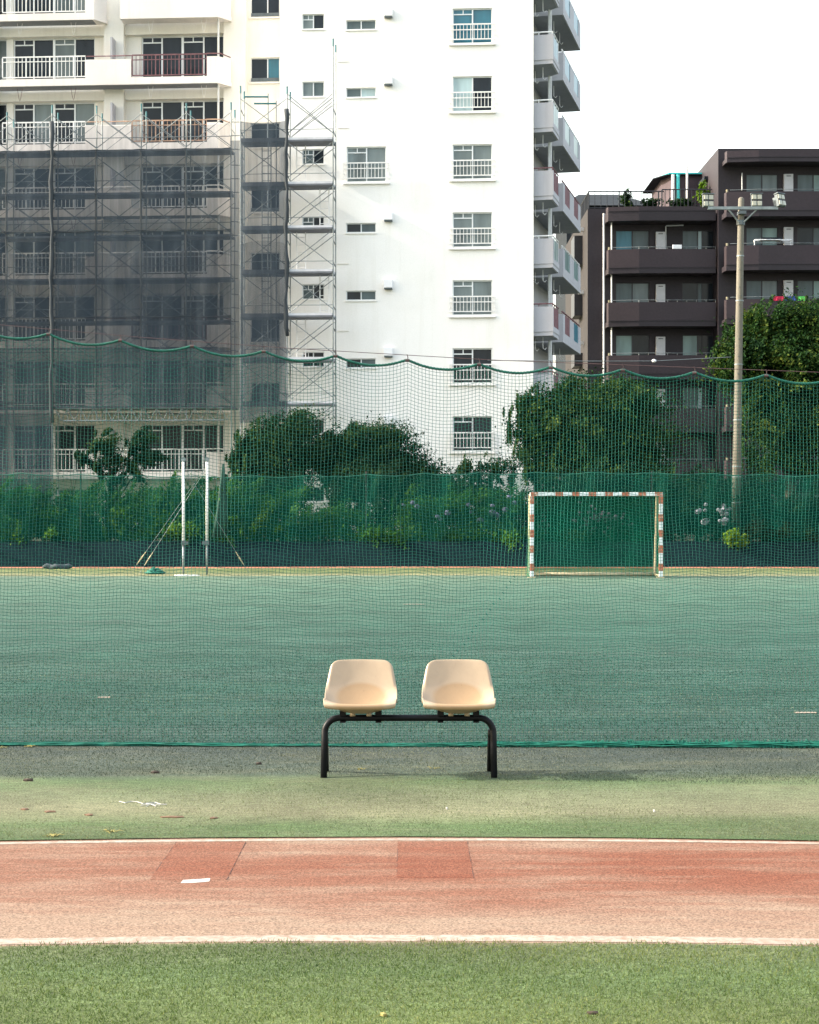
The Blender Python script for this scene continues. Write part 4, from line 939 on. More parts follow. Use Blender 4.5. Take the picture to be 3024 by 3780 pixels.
tree('tree', 'broad tree with pale leaf tips at the right edge of the white wall', onbank(2140, 60), [B(1960, 1560, 60, 80, 70, 2600), B(1950, 1490, 60, 50, 45, 1200), B(2080, 1500, 60, 95, 70, 3800), B(2200, 1480, 60, 100, 55, 3400), B(2310, 1500, 60, 90, 60, 3200), B(2390, 1520, 60, 45, 50, 1200), B(2060, 1600, 60, 120, 70, 4500), B(2200, 1600, 60, 140, 80, 5200), B(2340, 1600, 60, 100, 80, 3400), B(1970, 1660, 60, 70, 45, 1500), B(2120, 1700, 60, 140, 70, 4200), B(2290, 1700, 60, 130, 70, 3400), B(1930, 1600, 60, 60, 35, 900), B(2000, 1740, 60, 80, 60, 2000), B(2380, 1680, 60, 80, 90, 2400), B(2200, 1760, 60, 200, 50, 3000), B(2090, 1440, 60, 40, 30, 700), B(2290, 1440, 60, 45, 30, 800)], .115, 'leaf_sun', 14, .16, 2, spread=.24)
tree('tree', 'large tall tree behind the floodlight pole', onbank(2900, 57), [B(2900, 1200, 57, 120, 65, 4200), B(2760, 1240, 57, 80, 60, 2400), B(3030, 1230, 57, 130, 90, 4200), B(2720, 1330, 57, 75, 60, 2200), B(2850, 1320, 57, 140, 70, 5200), B(3010, 1360, 57, 150, 80, 5000), B(2780, 1420, 57, 90, 60, 2600), B(2920, 1450, 57, 150, 80, 4600), B(3150, 1300, 57, 130, 130, 3500), B(2830, 1550, 57, 130, 80, 4000), B(3000, 1560, 57, 150, 90, 4200), B(2720, 1320, 57, 60, 45, 1000), B(2690, 1300, 57, 40, 30, 600), B(2900, 1680, 57, 170, 80, 4500), B(3100, 1650, 57, 140, 110, 3000)], .12, 'leaf_sun', 15, .22, 2, spread=.30, droop=.25)
def shrub(label, px, d, blobs, m, seed, size=.095, **kw): return tree('shrub', label, onbank(px, d), [B(*b) for b in blobs], size, m, seed, .04, 3, **kw)
D1 = 50.6
def row(px0, px1, py0, py1, d, n, seed, tot):
    """mound of overlapping blobs between two pixel columns, top edge py0 wandering"""
    rg = random.Random(seed); out = []
    for i in range(n):
        px = px0 + (px1 - px0) * (i + .5) / n; top = py0 + rg.uniform(-12, 18); mid = (top + py1) / 2
        out.append((px, mid, d + rg.uniform(-.3, .5), (px1 - px0) / n * .75, (py1 - top) / 2, tot // n, .8))
    return out
shrub('long leafy hedge left of the pole pair', 330, D1, row(-340, 640, 1815, 1990, D1, 12, 1, 26000) + row(-300, 640, 1930, 2000, D1 - .6, 10, 2, 9000), 'leaf_hedge', 21)
shrub('leafy green shrub standing behind the pole pair', 730, D1, row(630, 850, 1785, 1990, D1, 3, 3, 7000) + row(620, 850, 1930, 2000, D1 - .6, 3, 4, 2400), 'leaf_hedge', 22)
shrub('leafy green shrub just right of the pole pair', 950, D1, row(840, 1080, 1800, 1990, D1, 3, 5, 8000) + row(840, 1080, 1930, 2000, D1 - .6, 3, 6, 2600), 'leaf_hedge', 23)
shrub('yellow-green shrub below the low window gap', 1180, D1, row(1070, 1290, 1890, 1995, D1, 3, 7, 5600), 'leaf_hedge', 24)
shrub('dark shrub mass under the rounded dense tree', 1400, D1 + 1.6, row(1230, 1620, 1740, 1990, D1 + 1.6, 5, 8, 13000), 'leaf_dark', 25)
hy1 = shrub('hydrangea with lilac flower heads left of the goal', 1680, D1, row(1480, 1930, 1830, 1990, D1, 6, 9, 12000) + row(1280, 1930, 1950, 2002, D1 - .6, 7, 10, 6000), 'leaf_hedge', 26)
shrub('feathery shrub with thin upright shoots against the white wall base', 1780, 58, [(1680 + 24 * i, 1775 - 22 * ((i * 7) % 3), 58, 15, 42, 330, .3) for i in range(10)] + row(1600, 1960, 1800, 1900, 57, 4, 30, 4000), 'leaf_tree', 27, .10)
hy2 = shrub('mauve-flowered hydrangea seen through the goal', 2200, D1, row(1930, 2460, 1840, 1990, D1, 6, 11, 11000) + row(1930, 2460, 1945, 2002, D1 - .6, 5, 12, 4200), 'leaf_dark', 28)
hy3 = shrub('hydrangea with white flower heads left of the floodlight pole', 2600, D1 + .3, row(2440, 2700, 1790, 1995, D1 + .3, 4, 13, 8000), 'leaf_dark', 29)
shrub('dark green shrubbery right of the floodlight pole', 2900, D1, row(2735, 3330, 1790, 1995, D1, 7, 14, 16000) + row(2735, 3330, 1930, 2002, D1 - .6, 6, 15, 5000), 'leaf_dark', 30)
shrub('dark undergrowth between the broad tree and the floodlight pole', 2400, 56, row(2010, 2700, 1740, 1900, 56, 6, 16, 13000), 'leaf_dark', 31, .115)
shrub('dark undergrowth beneath the bushy tree at the scaffold tower foot', 980, 56, row(830, 1130, 1765, 1900, 56, 4, 17, 7000), 'leaf_dark', 32, .11)
shrub('dark undergrowth between the rounded tree and the feathery shrub', 1600, 56, row(1490, 1720, 1800, 1900, 56, 3, 18, 4500), 'leaf_dark', 34, .11)
lm = wthing('shrub', 'bright lime-green weed clump at the foot of the floodlight pole', 'shrub', (X(2697, 49.0), 49.0, .5))
link('crown', leaves([B(2695, 1985, 49.0, 18, 22, 700, .2), B(2720, 1998, 48.95, 30, 12, 400, .15)], .09, per=14, spread=.06, seed=33), 'leaf_lime', lm)
MB().tube([(X(2700, 49.05), 49.05, .62), (X(2698, 49.0), 49.0, .85)], .012, 5).build('trunk', 'bark', lm)
def flower_heads(parent, pts, d, r, m, seed, dj=.2):
    rg = np.random.default_rng(seed)
    for (px, py, k) in pts:
        n = 42; dd = d + rg.uniform(-dj, dj); c = np.array(at(px, py, dd)); u = rg.normal(size=(n, 3)); u /= np.linalg.norm(u, axis=1)[:, None]
        p = c + u * r * k * np.array([1, 1, .8]); a = np.cross(u, rg.normal(size=(n, 3))); a /= np.linalg.norm(a, axis=1)[:, None]; b = np.cross(u, a); s = r * k * .42
        v = np.stack([p - a * s, p - b * s, p + a * s, p + b * s], 1)
        link('flower_head', np_mesh(v.reshape(-1, 3), np.arange(4 * n).reshape(-1, 4)), m, parent)
flower_heads(hy1, [(1487, 1868, 1.1), (1524, 1856, 1), (1540, 1870, 1), (1652, 1893, 1.2), (1615, 1906, .8), (1626, 1916, .8), (1730, 1863, .8), (1773, 1921, 1.3), (1819, 1892, 1.3), (1835, 1901, 1.1), (1867, 1882, 1.2), (1740, 1890, .8), (1879, 1835, .9), (1900, 1856, 1), (1818, 1866, .8), (1815, 1898, 1)], 49.75, .075, 'petal_blue', 51)
rr_ = random.Random(5)
flower_heads(hy2, [(2200 + rr_.gauss(0, 48), 1918 + rr_.gauss(0, 20), rr_.uniform(.6, 1)) for _ in range(70)], 49.7, .060, 'petal_pink', 52)
flower_heads(hy3, [(2576, 1888, 1.2), (2584, 1884, .9), (2606, 1862, .8), (2604, 1884, .8), (2654, 1882, .9), (2672, 1868, 1), (2673, 1882, 1.2), (2664, 1891, .9), (2668, 1898, 1), (2683, 1897, 1), (2602, 1927, 1.5), (2610, 1922, 1.2), (2660, 1924, 1.1), (2670, 1922, 1.2), (2679, 1919, 1.3), (2695, 1879, .9), (2676, 1935, .8)], 49.75, .072, 'petal_white', 53)
# small potted greenery on the roof terrace
for (px, py, w, h, lb) in ((2310, 735, 14, 25, 'thin potted plant at the left of the roof terrace'), (2400, 750, 30, 14, 'low potted plant in the middle of the roof terrace'), (2512, 748, 40, 12, 'low planter greenery below the penthouse'), (2592, 715, 12, 35, 'tall yellow-green potted plant by the stair head')):
    t = wthing('potted_plant', lb, 'plant', (X(px, 92.4), 92.4, zroof))
    link('foliage', leaves([B(px, py, 92.4, w, h, 420, .3)], .17, per=18, spread=.1, seed=int(px)), 'leaf_lime' if px > 2580 else 'leaf_tree', t)
    x = X(px, 92.4); p = MB(); p.tube([(x, 92.4, zroof), (x, 92.4, zroof + .28)], [.12, .17], 8); p.build('pot', 'maroon', t); MB().tube([(x, 92.4, zroof + .25), (x + .03, 92.4, Z(py, 92.4))], .015, 4).build('stem', 'bark', t)

# ------------------------------------------------------------------ floodlight pole
DPOL = 50.2
fp = wthing('floodlight_pole', 'weathered concrete floodlight pole with three lamp clusters on a crossarm', 'light pole', (X(2716, DPOL), DPOL, .6))
def PP(px, py, dy=0): p = at(px, py, DPOL); return (p[0], p[1] + dy, p[2])
pb, pt = PP(2716, 1990), PP(2737, 730)
pz = lambda py: (2716 + (1990 - py) / 1260 * 21)
pts = [PP(pz(y), y) for y in (1995, 1600, 1200, 800, 734)]; 
MB().tube(pts + [PP(pz(728), 728)], [.135, .123, .110, .094, .088, .04], 16).build('pole', 'concrete_pole', fp, True)
for y in (1760, 1722, 1855, 1550, 1345, 1110, 945):
    p = PP(pz(y), y); MB().tube([(p[0], p[1], p[2] - .018), (p[0], p[1], p[2] + .018)], .142 - .00003 * (1990 - y), 14).build('band', 'steel', fp)
rg_ = random.Random(3)
sb = MB()
for i in range(26):
    y = 900 + i * 32; p = PP(pz(y), y); s = -1 if i % 2 else 1; r_ = .128 - .00003 * (1990 - y)
    sb.box(p[0] + s * .03 - .012, p[0] + s * .03 + .012, p[1] - r_ - .03, p[1] - r_ + .03, p[2] - .012, p[2] + .012)
sb.build('step_bolt', 'steel_dark', fp)
ya = PP(2736, 772)[2]; xa, xb = X(2610, DPOL), X(2868, DPOL); yf = DPOL - .16
MB().box(xa, xb, yf - .045, yf + .045, ya - .04, ya + .045).build('crossarm', 'steel', fp)
for (px) in (2737,): MB().box(X(px - 13, DPOL), X(px + 13, DPOL), yf - .07, DPOL + .12, ya - .17, ya - .08).build('clamp', 'steel_dark', fp)
zc = Z(822, DPOL); MB().tube([(X(2735, DPOL), DPOL, zc - .07), (X(2735, DPOL), DPOL, zc + .07)], .125, 12).build('clamp', 'steel_dark', fp)
for px in (2685, 2791): MB().tube([(X(px, DPOL), yf, ya - .03), (X(2735 + (9 if px > 2735 else -9), DPOL), DPOL - .1, zc)], .025, 6).build('brace', 'steel', fp)
def lamp(px, py, w, h, rz, rx):
    x, _, z = at(px, py, DPOL); s = DPOL / F; W, Hh = w * s / 2, h * s / 2
    rot = Matrix.Rotation(rz, 4, 'Z') @ Matrix.Rotation(rx, 4, 'X'); T = Matrix.Translation((x, yf - .02, z)) @ rot
    def bx(mb, *a): 
        n = len(mb.v); mb.box(*a); mb.v[n:] = [tuple(T @ Vector(v)) for v in mb.v[n:]]; return mb
    me = MB(); bx(me, -W, W, 0, .10, -Hh, Hh); bx(me, -W * .7, W * .7, .10, .22, -Hh * .7, Hh * .7); bx(me, -W - .02, W + .02, -.05, .10, Hh, Hh + .025)
    bd = me.build('lamp_cluster', 'steel_dark', fp)
    me = MB(); me.box(x - .03, x + .03, yf - .03, yf + .03, ya + .04, z - Hh * .5); me.build('bracket', 'steel_dark', bd)
    for sx in (-1, 1):
        for sz in (-1, 1):
            cx, cz = sx * W * .5, sz * Hh * .52; bx(MB(), cx - W * .42, cx + W * .42, -.035, -.002, cz - Hh * .38, cz + Hh * .38).build('lens', 'lamp_glass', bd, bevel=.012)
    bx(MB(), -W, W, -.02, -.001, -Hh * .09, Hh * .09).build('divider', 'dark_frame', bd)
lamp(2612, 744, 39, 46, R(8), R(-4)); lamp(2790, 743, 39, 46, R(0), R(-4)); lamp(2880, 742, 38, 46, R(38), R(-14))

# overhead wire
ow = wthing('overhead_wire', 'thin overhead wire with a white insulator crossing before the brown building', 'wire', at(2415, 1332, 56))
w = MB(); pts = []
for i in range(25):
    t = i / 24; px = 1800 + 900 * t; pts.append(at(px, 1330 + 3 * math.sin(t * math.pi) - (12 * max(0, t - .68) / .32), 56))
w.tube(pts, .012, 4); w.build('wire', 'steel_dark', ow)
ic = at(2415, 1332, 56); MB().tube([(ic[0] - .07, ic[1], ic[2]), (ic[0], ic[1], ic[2]), (ic[0] + .07, ic[1], ic[2])], [.03, .06, .03], 8).build('insulator', 'white_plain', ow, True)

# ------------------------------------------------------------------ net poles with guys
DN = 42.3
def net_pole(px, label, sgn):
    x = X(px, DN); t = wthing('net_pole', label, 'pole', (x, DN, 0)); zt = Z(1705, DN); zj = Z(2003, DN)
    MB().tube([(x, DN, 0), (x, DN, zj)], .026, 10).build('lower_tube', 'steel', t, True)
    MB().tube([(x, DN, zj), (x, DN, zt)], .034, 10).build('upper_tube', 'white_rail', t, True)
    c = MB(); c.box(x - .05, x + .05, DN - .06, DN + .05, zj - .06, zj + .05); c.box(x + .05 * sgn - .07, x + .05 * sgn + .07, DN - .05, DN, zj - .05, zj + .03); c.build('clamp', 'steel_dark', t)
    p = MB(); p.tube([(x, DN - .02, zt + .06), (x, DN + .02, zt + .06)], .06, 12); p.box(x - .015, x + .015, DN - .03, DN + .03, zt - .02, zt + .06); p.build('pulley', 'steel', t)
    return t, x, zt
lp, lx, lz = net_pole(677, 'left steel net pole of the pair', 1)
rp_, rx_, rz_ = net_pole(764, 'right steel net pole of the pair', -1)
def guy(t, p0, foot, m='goal_cream'):
    p0 = Vector(p0); p1 = Vector(foot); g = MB(); g.tube([tuple(p0), tuple(p1)], .006, 4); g.build('guy_wire', 'steel', t)
    a, b = p0.lerp(p1, .80), p0.lerp(p1, .92); g = MB(); g.tube([tuple(a), tuple(a.lerp(b, .5)), tuple(b)], [.008, .018, .008], 6); g.build('turnbuckle', m, t)
fx, fy = X(470, 43.4), 43.4
guy(rp_, (rx_, DN, rz_ - .1), (X(484, 43.6), 43.6, 0.0)); guy(rp_, (rx_, DN, rz_ - .14), (X(515, 43.1), 43.1, 0.0)); guy(lp, (lx, DN, lz - .1), (X(918, 43.5), 43.5, 0.0))
hp = MB(); hx, hy = X(690, 41.5), 41.5; hp.prism([(hx - .30, hy - .02), (hx - .12, hy - .22), (hx + .12, hy - .2), (hx + .32, hy - .04), (hx + .1, hy + .14), (hx - .16, hy + .12)], .002, .02)
set_props(hp.build('base_plate', 'white_plain'), 'flat white base plate lying at the foot of the pole pair', 'plate')
hp = MB(); rq = random.Random(8); cx_, cy_ = X(572, 42.6), 42.6
for i in range(40):
    a = rq.uniform(0, 6.28); r0 = rq.uniform(.02, .2); pts = [(cx_ + r0 * math.cos(a + q) * 1.3, cy_ + r0 * math.sin(a + q), .03 + (0.2 - r0) * rq.uniform(.2, .9)) for q in (0, .8, 1.6, 2.4)]
    hp.tube(pts, .02, 4)
set_props(hp.build('net_heap', 'net_gather', None, True), 'small green heap of tangled netting left of the pole pair', 'netting')
tp = MB(); pts = [(X(158 + 12 * i, 46.4), 46.4 + .05 * math.sin(i), .06 + .02 * math.sin(i * 1.7)) for i in range(10)]
tp.tube(pts, [.03, .075, .085, .07, .08, .06, .075, .08, .07, .03], 8); set_props(tp.build('rolled_tarp', 'tarp', None, True), 'dark rolled tarp lying at the far edge of the court', 'tarp')

# ------------------------------------------------------------------ goal
DG = 40.2
goal = wthing('goal', 'small goal with red and white striped frame and green net', 'goal', (X(2202, DG), DG, 0))
gx0, gx1, gz = X(1964, DG), X(2440, DG), Z(1824, DG); hw = .043
def post(x):
    o = MB().box(x - hw, x + hw, DG - hw, DG + hw, 0, gz - hw).build('post', 'goal_white', goal, bevel=.006)
    n = 10; h = (gz - hw) / n
    for i in range(0, n, 2):
        zc = gz - hw - (i + .5) * h - .02 * ((i * 7) % 3)
        MB().box(x - hw - .0025, x + hw + .0025, DG - hw - .0025, DG + hw + .0025, zc - h * .46, zc + h * .46).build('stripe', 'goal_red', o)
    return o
post(gx0); post(gx1)
cb = MB().box(gx0 - hw, gx1 + hw, DG - hw, DG + hw, gz - hw + .001, gz + hw).build('crossbar', 'goal_white', goal, bevel=.006)
n = 16; L_ = (gx1 - gx0 + 2 * hw) / n
for i in range(n):
    if i in (0, 1, 3, 5, 7, 9, 11, 13, 15) and not (i == 1):
        xc = gx0 - hw + (i + .5) * L_; MB().box(xc - L_ * .46, xc + L_ * .46, DG - hw - .0025, DG + hw + .0025, gz - hw - .0015, gz + hw + .0025).build('stripe', 'goal_red', cb)
ybk, ytp = DG + 1.0, DG + .62
for x in (gx0, gx1):
    bb = MB(); bb.tube([(x, DG + .05, gz), (x, ytp, gz - .02), (x, ytp + .05, gz - .1), (x, ybk, .06), (x, DG + .05, .035)], .030, 8); bb.build('side_frame', 'goal_cream', goal, True)
    MB().box(x - .09, x + .09, DG - .05, DG + .12, 0.0, .028).build('foot', 'goal_cream', goal)
MB().tube([(gx0, ybk, .05), (gx1, ybk, .05)], .045, 8).build('rear_bar', 'goal_cream', goal, True)
MB().tube([(gx0, ytp, gz - .02), (gx1, ytp, gz - .02)], .02, 8).build('top_bar', 'goal_cream', goal, True)
def net_patch(fun, nu, nv):
    g = np.array([[fun(i / (nu - 1), j / (nv - 1)) for i in range(nu)] for j in range(nv)]).reshape(-1, 3)
    return np_mesh(g, np.array([(j * nu + i, j * nu + i + 1, (j + 1) * nu + i + 1, (j + 1) * nu + i) for j in range(nv - 1) for i in range(nu - 1)]), True)
def back(s, t):
    x = gx0 + (gx1 - gx0) * s; b = .10 * math.sin(math.pi * s) * math.sin(math.pi * t) + .02 * math.sin(s * 31 + t * 4)
    return (x, ytp + (ybk - ytp) * t + b + .05, gz - .02 + (.03 - gz) * t)
link('back_net', net_patch(back, 40, 14), 'goal_net', goal)
link('top_net', net_patch(lambda s, t: (gx0 + (gx1 - gx0) * s, DG + .05 + (ytp + .05 - DG - .05) * t, gz - .02 - .03 * math.sin(math.pi * s)), 24, 4), 'goal_net', goal)
for x, sg in ((gx0, -1), (gx1, 1)):
    link('side_net', net_patch(lambda s, t: (x + sg * (.03 + .05 * math.sin(math.pi * s)) * (t + .1), DG + .04 + (ytp + (ybk - ytp) * t + .05 - DG - .04) * s, gz - .02 + (.02 - gz) * t), 10, 14), 'goal_net', goal)

# ------------------------------------------------------------------ two-seat bench
bench = wthing('bench', 'black tube bench with two beige plastic bucket seats', 'bench', (0, 10.07, 0))
YB, ZBm, RT = 10.07, .335, .0195
def arc(c, r, a0, a1, n, fn): return [fn(c, r, a0 + (a1 - a0) * i / n) for i in range(n + 1)]
xl_, xr_ = -.500, .494
def leg_pts(x, s, yf_):
    pts = []; r = .085
    for i in range(9):
        a = math.pi / 2 * i / 8; pts.append((x - s * (r - r * math.sin(a)), YB + (yf_ - YB) * .12 * (i / 8), ZBm - r + r * math.cos(a)))
    pts.append((x, yf_, 0.0)); return pts
front = [p for p in reversed(leg_pts(xl_, -1, 9.95))] + leg_pts(xr_, 1, 9.95)
MB().tube(front, RT, 14).build('frame', 'tube_black', bench, True)
for x, s in ((xl_ + .001, -1), (xr_ - .014, 1)):
    MB().tube([(x, YB + .012, ZBm - .075), (x, YB + .03, ZBm - .11), (x, 10.20, 0.0)], RT * .92, 12).build('rear_leg', 'tube_black', bench, True)
def seat_mesh():
    prof = [(-.188, -.036), (-.203, -.029), (-.208, -.014), (-.204, -.002), (-.190, .003), (-.165, -.005), (-.13, -.034), (-.08, -.064), (-.01, -.076), (.04, -.066), (.08, -.036), (.11, .004), (.134, .045), (.151, .09), (.164, .135), (.175, .175), (.183, .207), (.189, .226)]
    hwid = [.200, .206, .209, .210, .211, .212, .213, .214, .214, .214, .214, .214, .212, .208, .203, .198, .194, .190]
    ns = 28; V = []; 
    for t, ((y, z), w) in enumerate(zip(prof, hwid)):
        back = min(1, max(0, (z + .03) / .12)) if t > 8 else 0; pan = (1 - back) * (1 if t > 5 else .35 if t == 5 else 0)
        for i in range(ns + 1):
            s = -1 + 2 * i / ns; s = math.copysign(1 - (1 - abs(s)) ** 1.35, s); a = abs(s)
            x = s * w; yy = y - back * .026 * a ** 2 + back * .012 * max(0, (a - .93) / .07) + (.014 * a ** 4 if t < 5 else 0); zz = z + pan * .066 * a ** 2.0 + (.010 * a ** 3 - .004 if t < 6 else 0)
            if z > .08:                               # rounded shoulders
                k = (z - .08) / .146; sh = max(0, (a - .66) / .34); drop = .052 * (1 - math.sqrt(max(0, 1 - sh ** 2))) * k + .004 * a * a * k
                zz -= drop
            V.append((x, yy, zz))
    nc = ns + 1; Fc = [(t * nc + i, t * nc + i + 1, (t + 1) * nc + i + 1, (t + 1) * nc + i) for t in range(len(prof) - 1) for i in range(ns)]
    me = np_mesh(np.array(V), np.array(Fc), True); return me
sm = seat_mesh(); sm.materials.append(M['seat'])
for xc in (-.288, .288):
    so = bpy.data.objects.new('seat', sm); COL.objects.link(so); so.parent = bench; so.matrix_parent_inverse = WINV[bench.name]; so.location = (xc, YB - .005, .440)
    sd = so.modifiers.new('solid', 'SOLIDIFY'); sd.thickness = .007; sd.offset = -1; ss = so.modifiers.new('sub', 'SUBSURF'); ss.levels = 1; ss.render_levels = 2
    for dx in (-.105, .105):
        b = MB(); x = xc + dx; b.box(x - .019, x + .019, YB - .024, YB + .024, ZBm + .012, .378); b.build('bracket', 'tube_black', bench, bevel=.002); MB().box(x - .017, x + .017, YB - .026, YB + .026, ZBm - .026, ZBm - .019).build('clamp', 'tube_black', bench)
    for dx in (-.045, .05): MB().tube([(xc + dx, YB - .05, .372), (xc + dx, YB - .05, .352)], .016, 10).build('seat_stud', 'seat', bench, True)

# ------------------------------------------------------------------ front net, hooks and wire
DNET = 11.40; CELL, HSP = .0240, .4795
def wire_z(x):                                       # support wire height across the net plane
    px = x / DNET * F + CX; ys = np.interp(px, [-1400, 0, 530, 1060, 1820, 3024, 4400], [1085, 1199, 1246, 1285, 1329, 1374, 1400]); return H + (CY - ys) / F * DNET
sw = thing('support_wire', 'thin rusty wire strung across above the green net', 'wire', (0, DNET, 0)); 
MB().tube([(x, 0, float(wire_z(x))) for x in np.linspace(-5.2, 5.2, 60)], .0022, 5).build('wire', 'rust_hook', sw)
for sx in (-5.2, 5.2): MB().tube([(sx, 0, 0), (sx, 0, float(wire_z(sx)) + .15)], .03, 10).build('end_post', 'steel', sw, True)
net = thing('sports_net', 'green knotted net hanging across the court right behind the bench', 'net', (0, DNET, 0))
x_h0 = X(179, DNET)
nc_ = int(10.2 / CELL); xs = -5.1 + np.arange(nc_ + 1) * CELL; hang_x = x_h0 + np.arange(-8, 24) * HSP
fr_ = ((xs - x_h0) / HSP) % 1.0
ztop = np.array([wire_z(x) for x in x_h0 + np.round((xs - x_h0) / HSP - .5) * HSP]) * (1 - fr_) + np.array([wire_z(x) for x in x_h0 + (np.round((xs - x_h0) / HSP - .5) + 1) * HSP]) * fr_ - .030
par = 4 * fr_ * (1 - fr_); sag0 = .052
rows = 124; k = np.arange(rows) / (rows - 1); sp = 1.0 - .30 * k; cum = np.concatenate([[0], np.cumsum(sp[:-1])]); cum /= cum[-1]
G = np.zeros((rows, nc_ + 1, 3)); rgn = np.random.default_rng(3)
ph = rgn.uniform(0, 6.28, 12); zbase = .035
for r in range(rows):
    t = k[r]; edge = math.sin(math.pi * min(1, t * 1.02))
    drift = .10 * np.sin(xs * 1.1 + t * 3 + ph[0]) + .06 * np.sin(xs * 2.7 - t * 5 + ph[1])
    # sag of each bay fades downwards and shears sideways a little; crests stay under the hooks
    frs = ((xs - x_h0 + .16 * t * t * np.sin(xs * .9 + ph[2])) / HSP) % 1.0; p2 = 4 * frs * (1 - frs)
    amp = sag0 * (math.exp(-t * 1.5) * (1 - .35 * t)) * (1 - max(0, (t - .8) / .2)) 
    mixs = math.exp(-((t / .55) ** 2)); shape = p2 * mixs + (.5 - .5 * np.cos(2 * np.pi * frs)) * (1 - mixs)
    wob = edge * (.010 * np.sin(xs * 5.1 + t * 21 + ph[3]) + .006 * np.sin(xs * 9.7 - t * 34 + ph[4]) + .008 * np.sin(xs * 2.2 + t * 11 + ph[5])) * (0.15 + .85 * t) * (1 - max(0, (t - .85) / .15))
    z = ztop * (1 - cum[r]) + zbase * cum[r] - amp * shape + wob
    G[r, :, 2] = np.maximum(z, .02); G[r, :, 0] = xs + edge * (.010 * np.sin(xs * 3.7 + t * 8 + ph[6]) + .006 * np.sin(xs * 8.3 - t * 15 + ph[7]))+ rgn.normal(0, .0010, nc_ + 1)
    G[r, :, 1] = (.05 * np.sin(xs * 1.3 + t * 3 + ph[8]) + .03 * np.sin(xs * 4 + t * 6 + ph[9])) * edge - .10 * t * t
    G[r, :, 2] += rgn.normal(0, .0012, nc_ + 1) * edge
def threads(G, rad, axis):
    """three-sided tubes along the rows (axis 1) or columns (axis 0) of a node grid"""
    if axis == 0: G = np.swapaxes(G, 0, 1)
    n, m = G.shape[:2]; V = np.zeros((n, m, 3, 3))
    for q in range(3):
        a = 2 * math.pi * q / 3 + .5; o = np.array([0, math.cos(a), math.sin(a)]) if axis == 1 else np.array([math.cos(a), math.sin(a), 0]); V[:, :, q] = G + o * rad
    idx = np.arange(n * m * 3).reshape(n, m, 3); F_ = []
    for q in range(3):
        a, b = idx[:, :-1, q], idx[:, :-1, (q + 1) % 3]; c, d = idx[:, 1:, (q + 1) % 3], idx[:, 1:, q]; F_.append(np.stack([a, b, c, d], -1).reshape(-1, 4))
    return V.reshape(-1, 3), np.concatenate(F_)
v1, f1 = threads(G, .0015, 1); v2, f2 = threads(G, .0015, 0)
nt_ = link('netting', np_mesh(np.concatenate([v1, v2]), np.concatenate([f1, f2 + len(v1)])), 'net_green', net); nt_['kind'] = 'stuff'
seam = MB(); j0 = int((X(1905, DNET) + 5.1) / CELL); r0 = int(np.argmin(abs(G[:, j0, 2] - Z(2125, DNET)))); pts = [tuple(G[min(rows - 1, r0 + i), j0 - int(i * .62)]) for i in range(0, 34)]
for i, p in enumerate(pts):
    if i % 2 == 0: seam.tube([(p[0] - .006, p[1], p[2] + .004), (p[0] + .002, p[1], p[2]), (p[0] + .006, p[1], p[2] - .006)], .003, 4)
seam.build('mended_seam', 'net_green', net)['kind'] = 'stuff'
def twist_rope(pts, r, name, m, parent):
    o = MB(); ps = [Vector(p) for p in pts]
    for s in range(3):
        q = [tuple(p + Vector((0, math.cos(i * .9 + s * 2.094), math.sin(i * .9 + s * 2.094))) * r * .55) for i, p in enumerate(ps)]; o.tube(q, r * .62, 5)
    return o.build(name, m, parent, True)
xs_r = np.linspace(-5.08, 5.08, 1100); top_i = [np.interp(xs_r, G[0, :, 0], G[0, :, q]) for q in (1, 2)]
twist_rope([(float(x), float(a), float(b)) for x, a, b in zip(xs_r, *top_i)], .0085, 'top_rope', 'rope_green', net)
for hx_ in hang_x:
    if abs(hx_) > 5.05: continue
    zr_ = float(np.interp(hx_, G[0, :, 0], G[0, :, 2])); zw = float(wire_z(hx_)); hk = MB()
    hk.tube([(hx_, 0, zr_ - .008), (hx_ + .004, 0, zr_ + .012), (hx_ + .002, 0, zw - .004), (hx_ - .003, 0, zw + .006), (hx_ - .005, 0, zw - .002)], .0028, 5); hk.tube([(hx_ - .013, 0, zr_ - .003), (hx_ + .013, 0, zr_ - .003)], .0105, 7); hk.build('hook', 'rust_hook', net)
# slack foot of the net lying on the turf
ft = MB(); rq = random.Random(21)
yb_ = lambda x: DNET - .13 - .020 * x - DNET
for q in range(34):
    hgt = rq.random(); x0, x1 = -5.1, 5.1; pts = []
    p1, p2_, p3 = rq.uniform(0, 6), rq.uniform(0, 6), rq.uniform(0, 6); off = rq.uniform(-.035, .035)
    for i in range(150):
        x = x0 + (x1 - x0) * i / 149; hmax = .020 + .028 * (1 / (1 + math.exp(-(x - .9) * 2.2))) + .006 * math.sin(x * 2.3)
        pts.append((x, yb_(x) + off + .010 * math.sin(x * 6 + p1) + .005 * math.sin(x * 23 + p2_), .004 + hmax * hgt * (.75 + .25 * math.sin(x * 11 + p3)) * (1 - abs(off) * 10)))
    ft.tube(pts, .0034, 4, False)
for i in range(1500):
    x = rq.uniform(-5.05, 5.05); hmax = .024 + .030 * (1 / (1 + math.exp(-(x - .9) * 2.2))); a = rq.uniform(-.03, .03); ft.tube([(x, yb_(x) - .035, .003), (x + a, yb_(x), hmax * rq.uniform(.6, 1.1)), (x + a * 2, yb_(x) + .04, .004)], .0026, 3, False)
ft.build('slack_foot', 'net_gather', net)

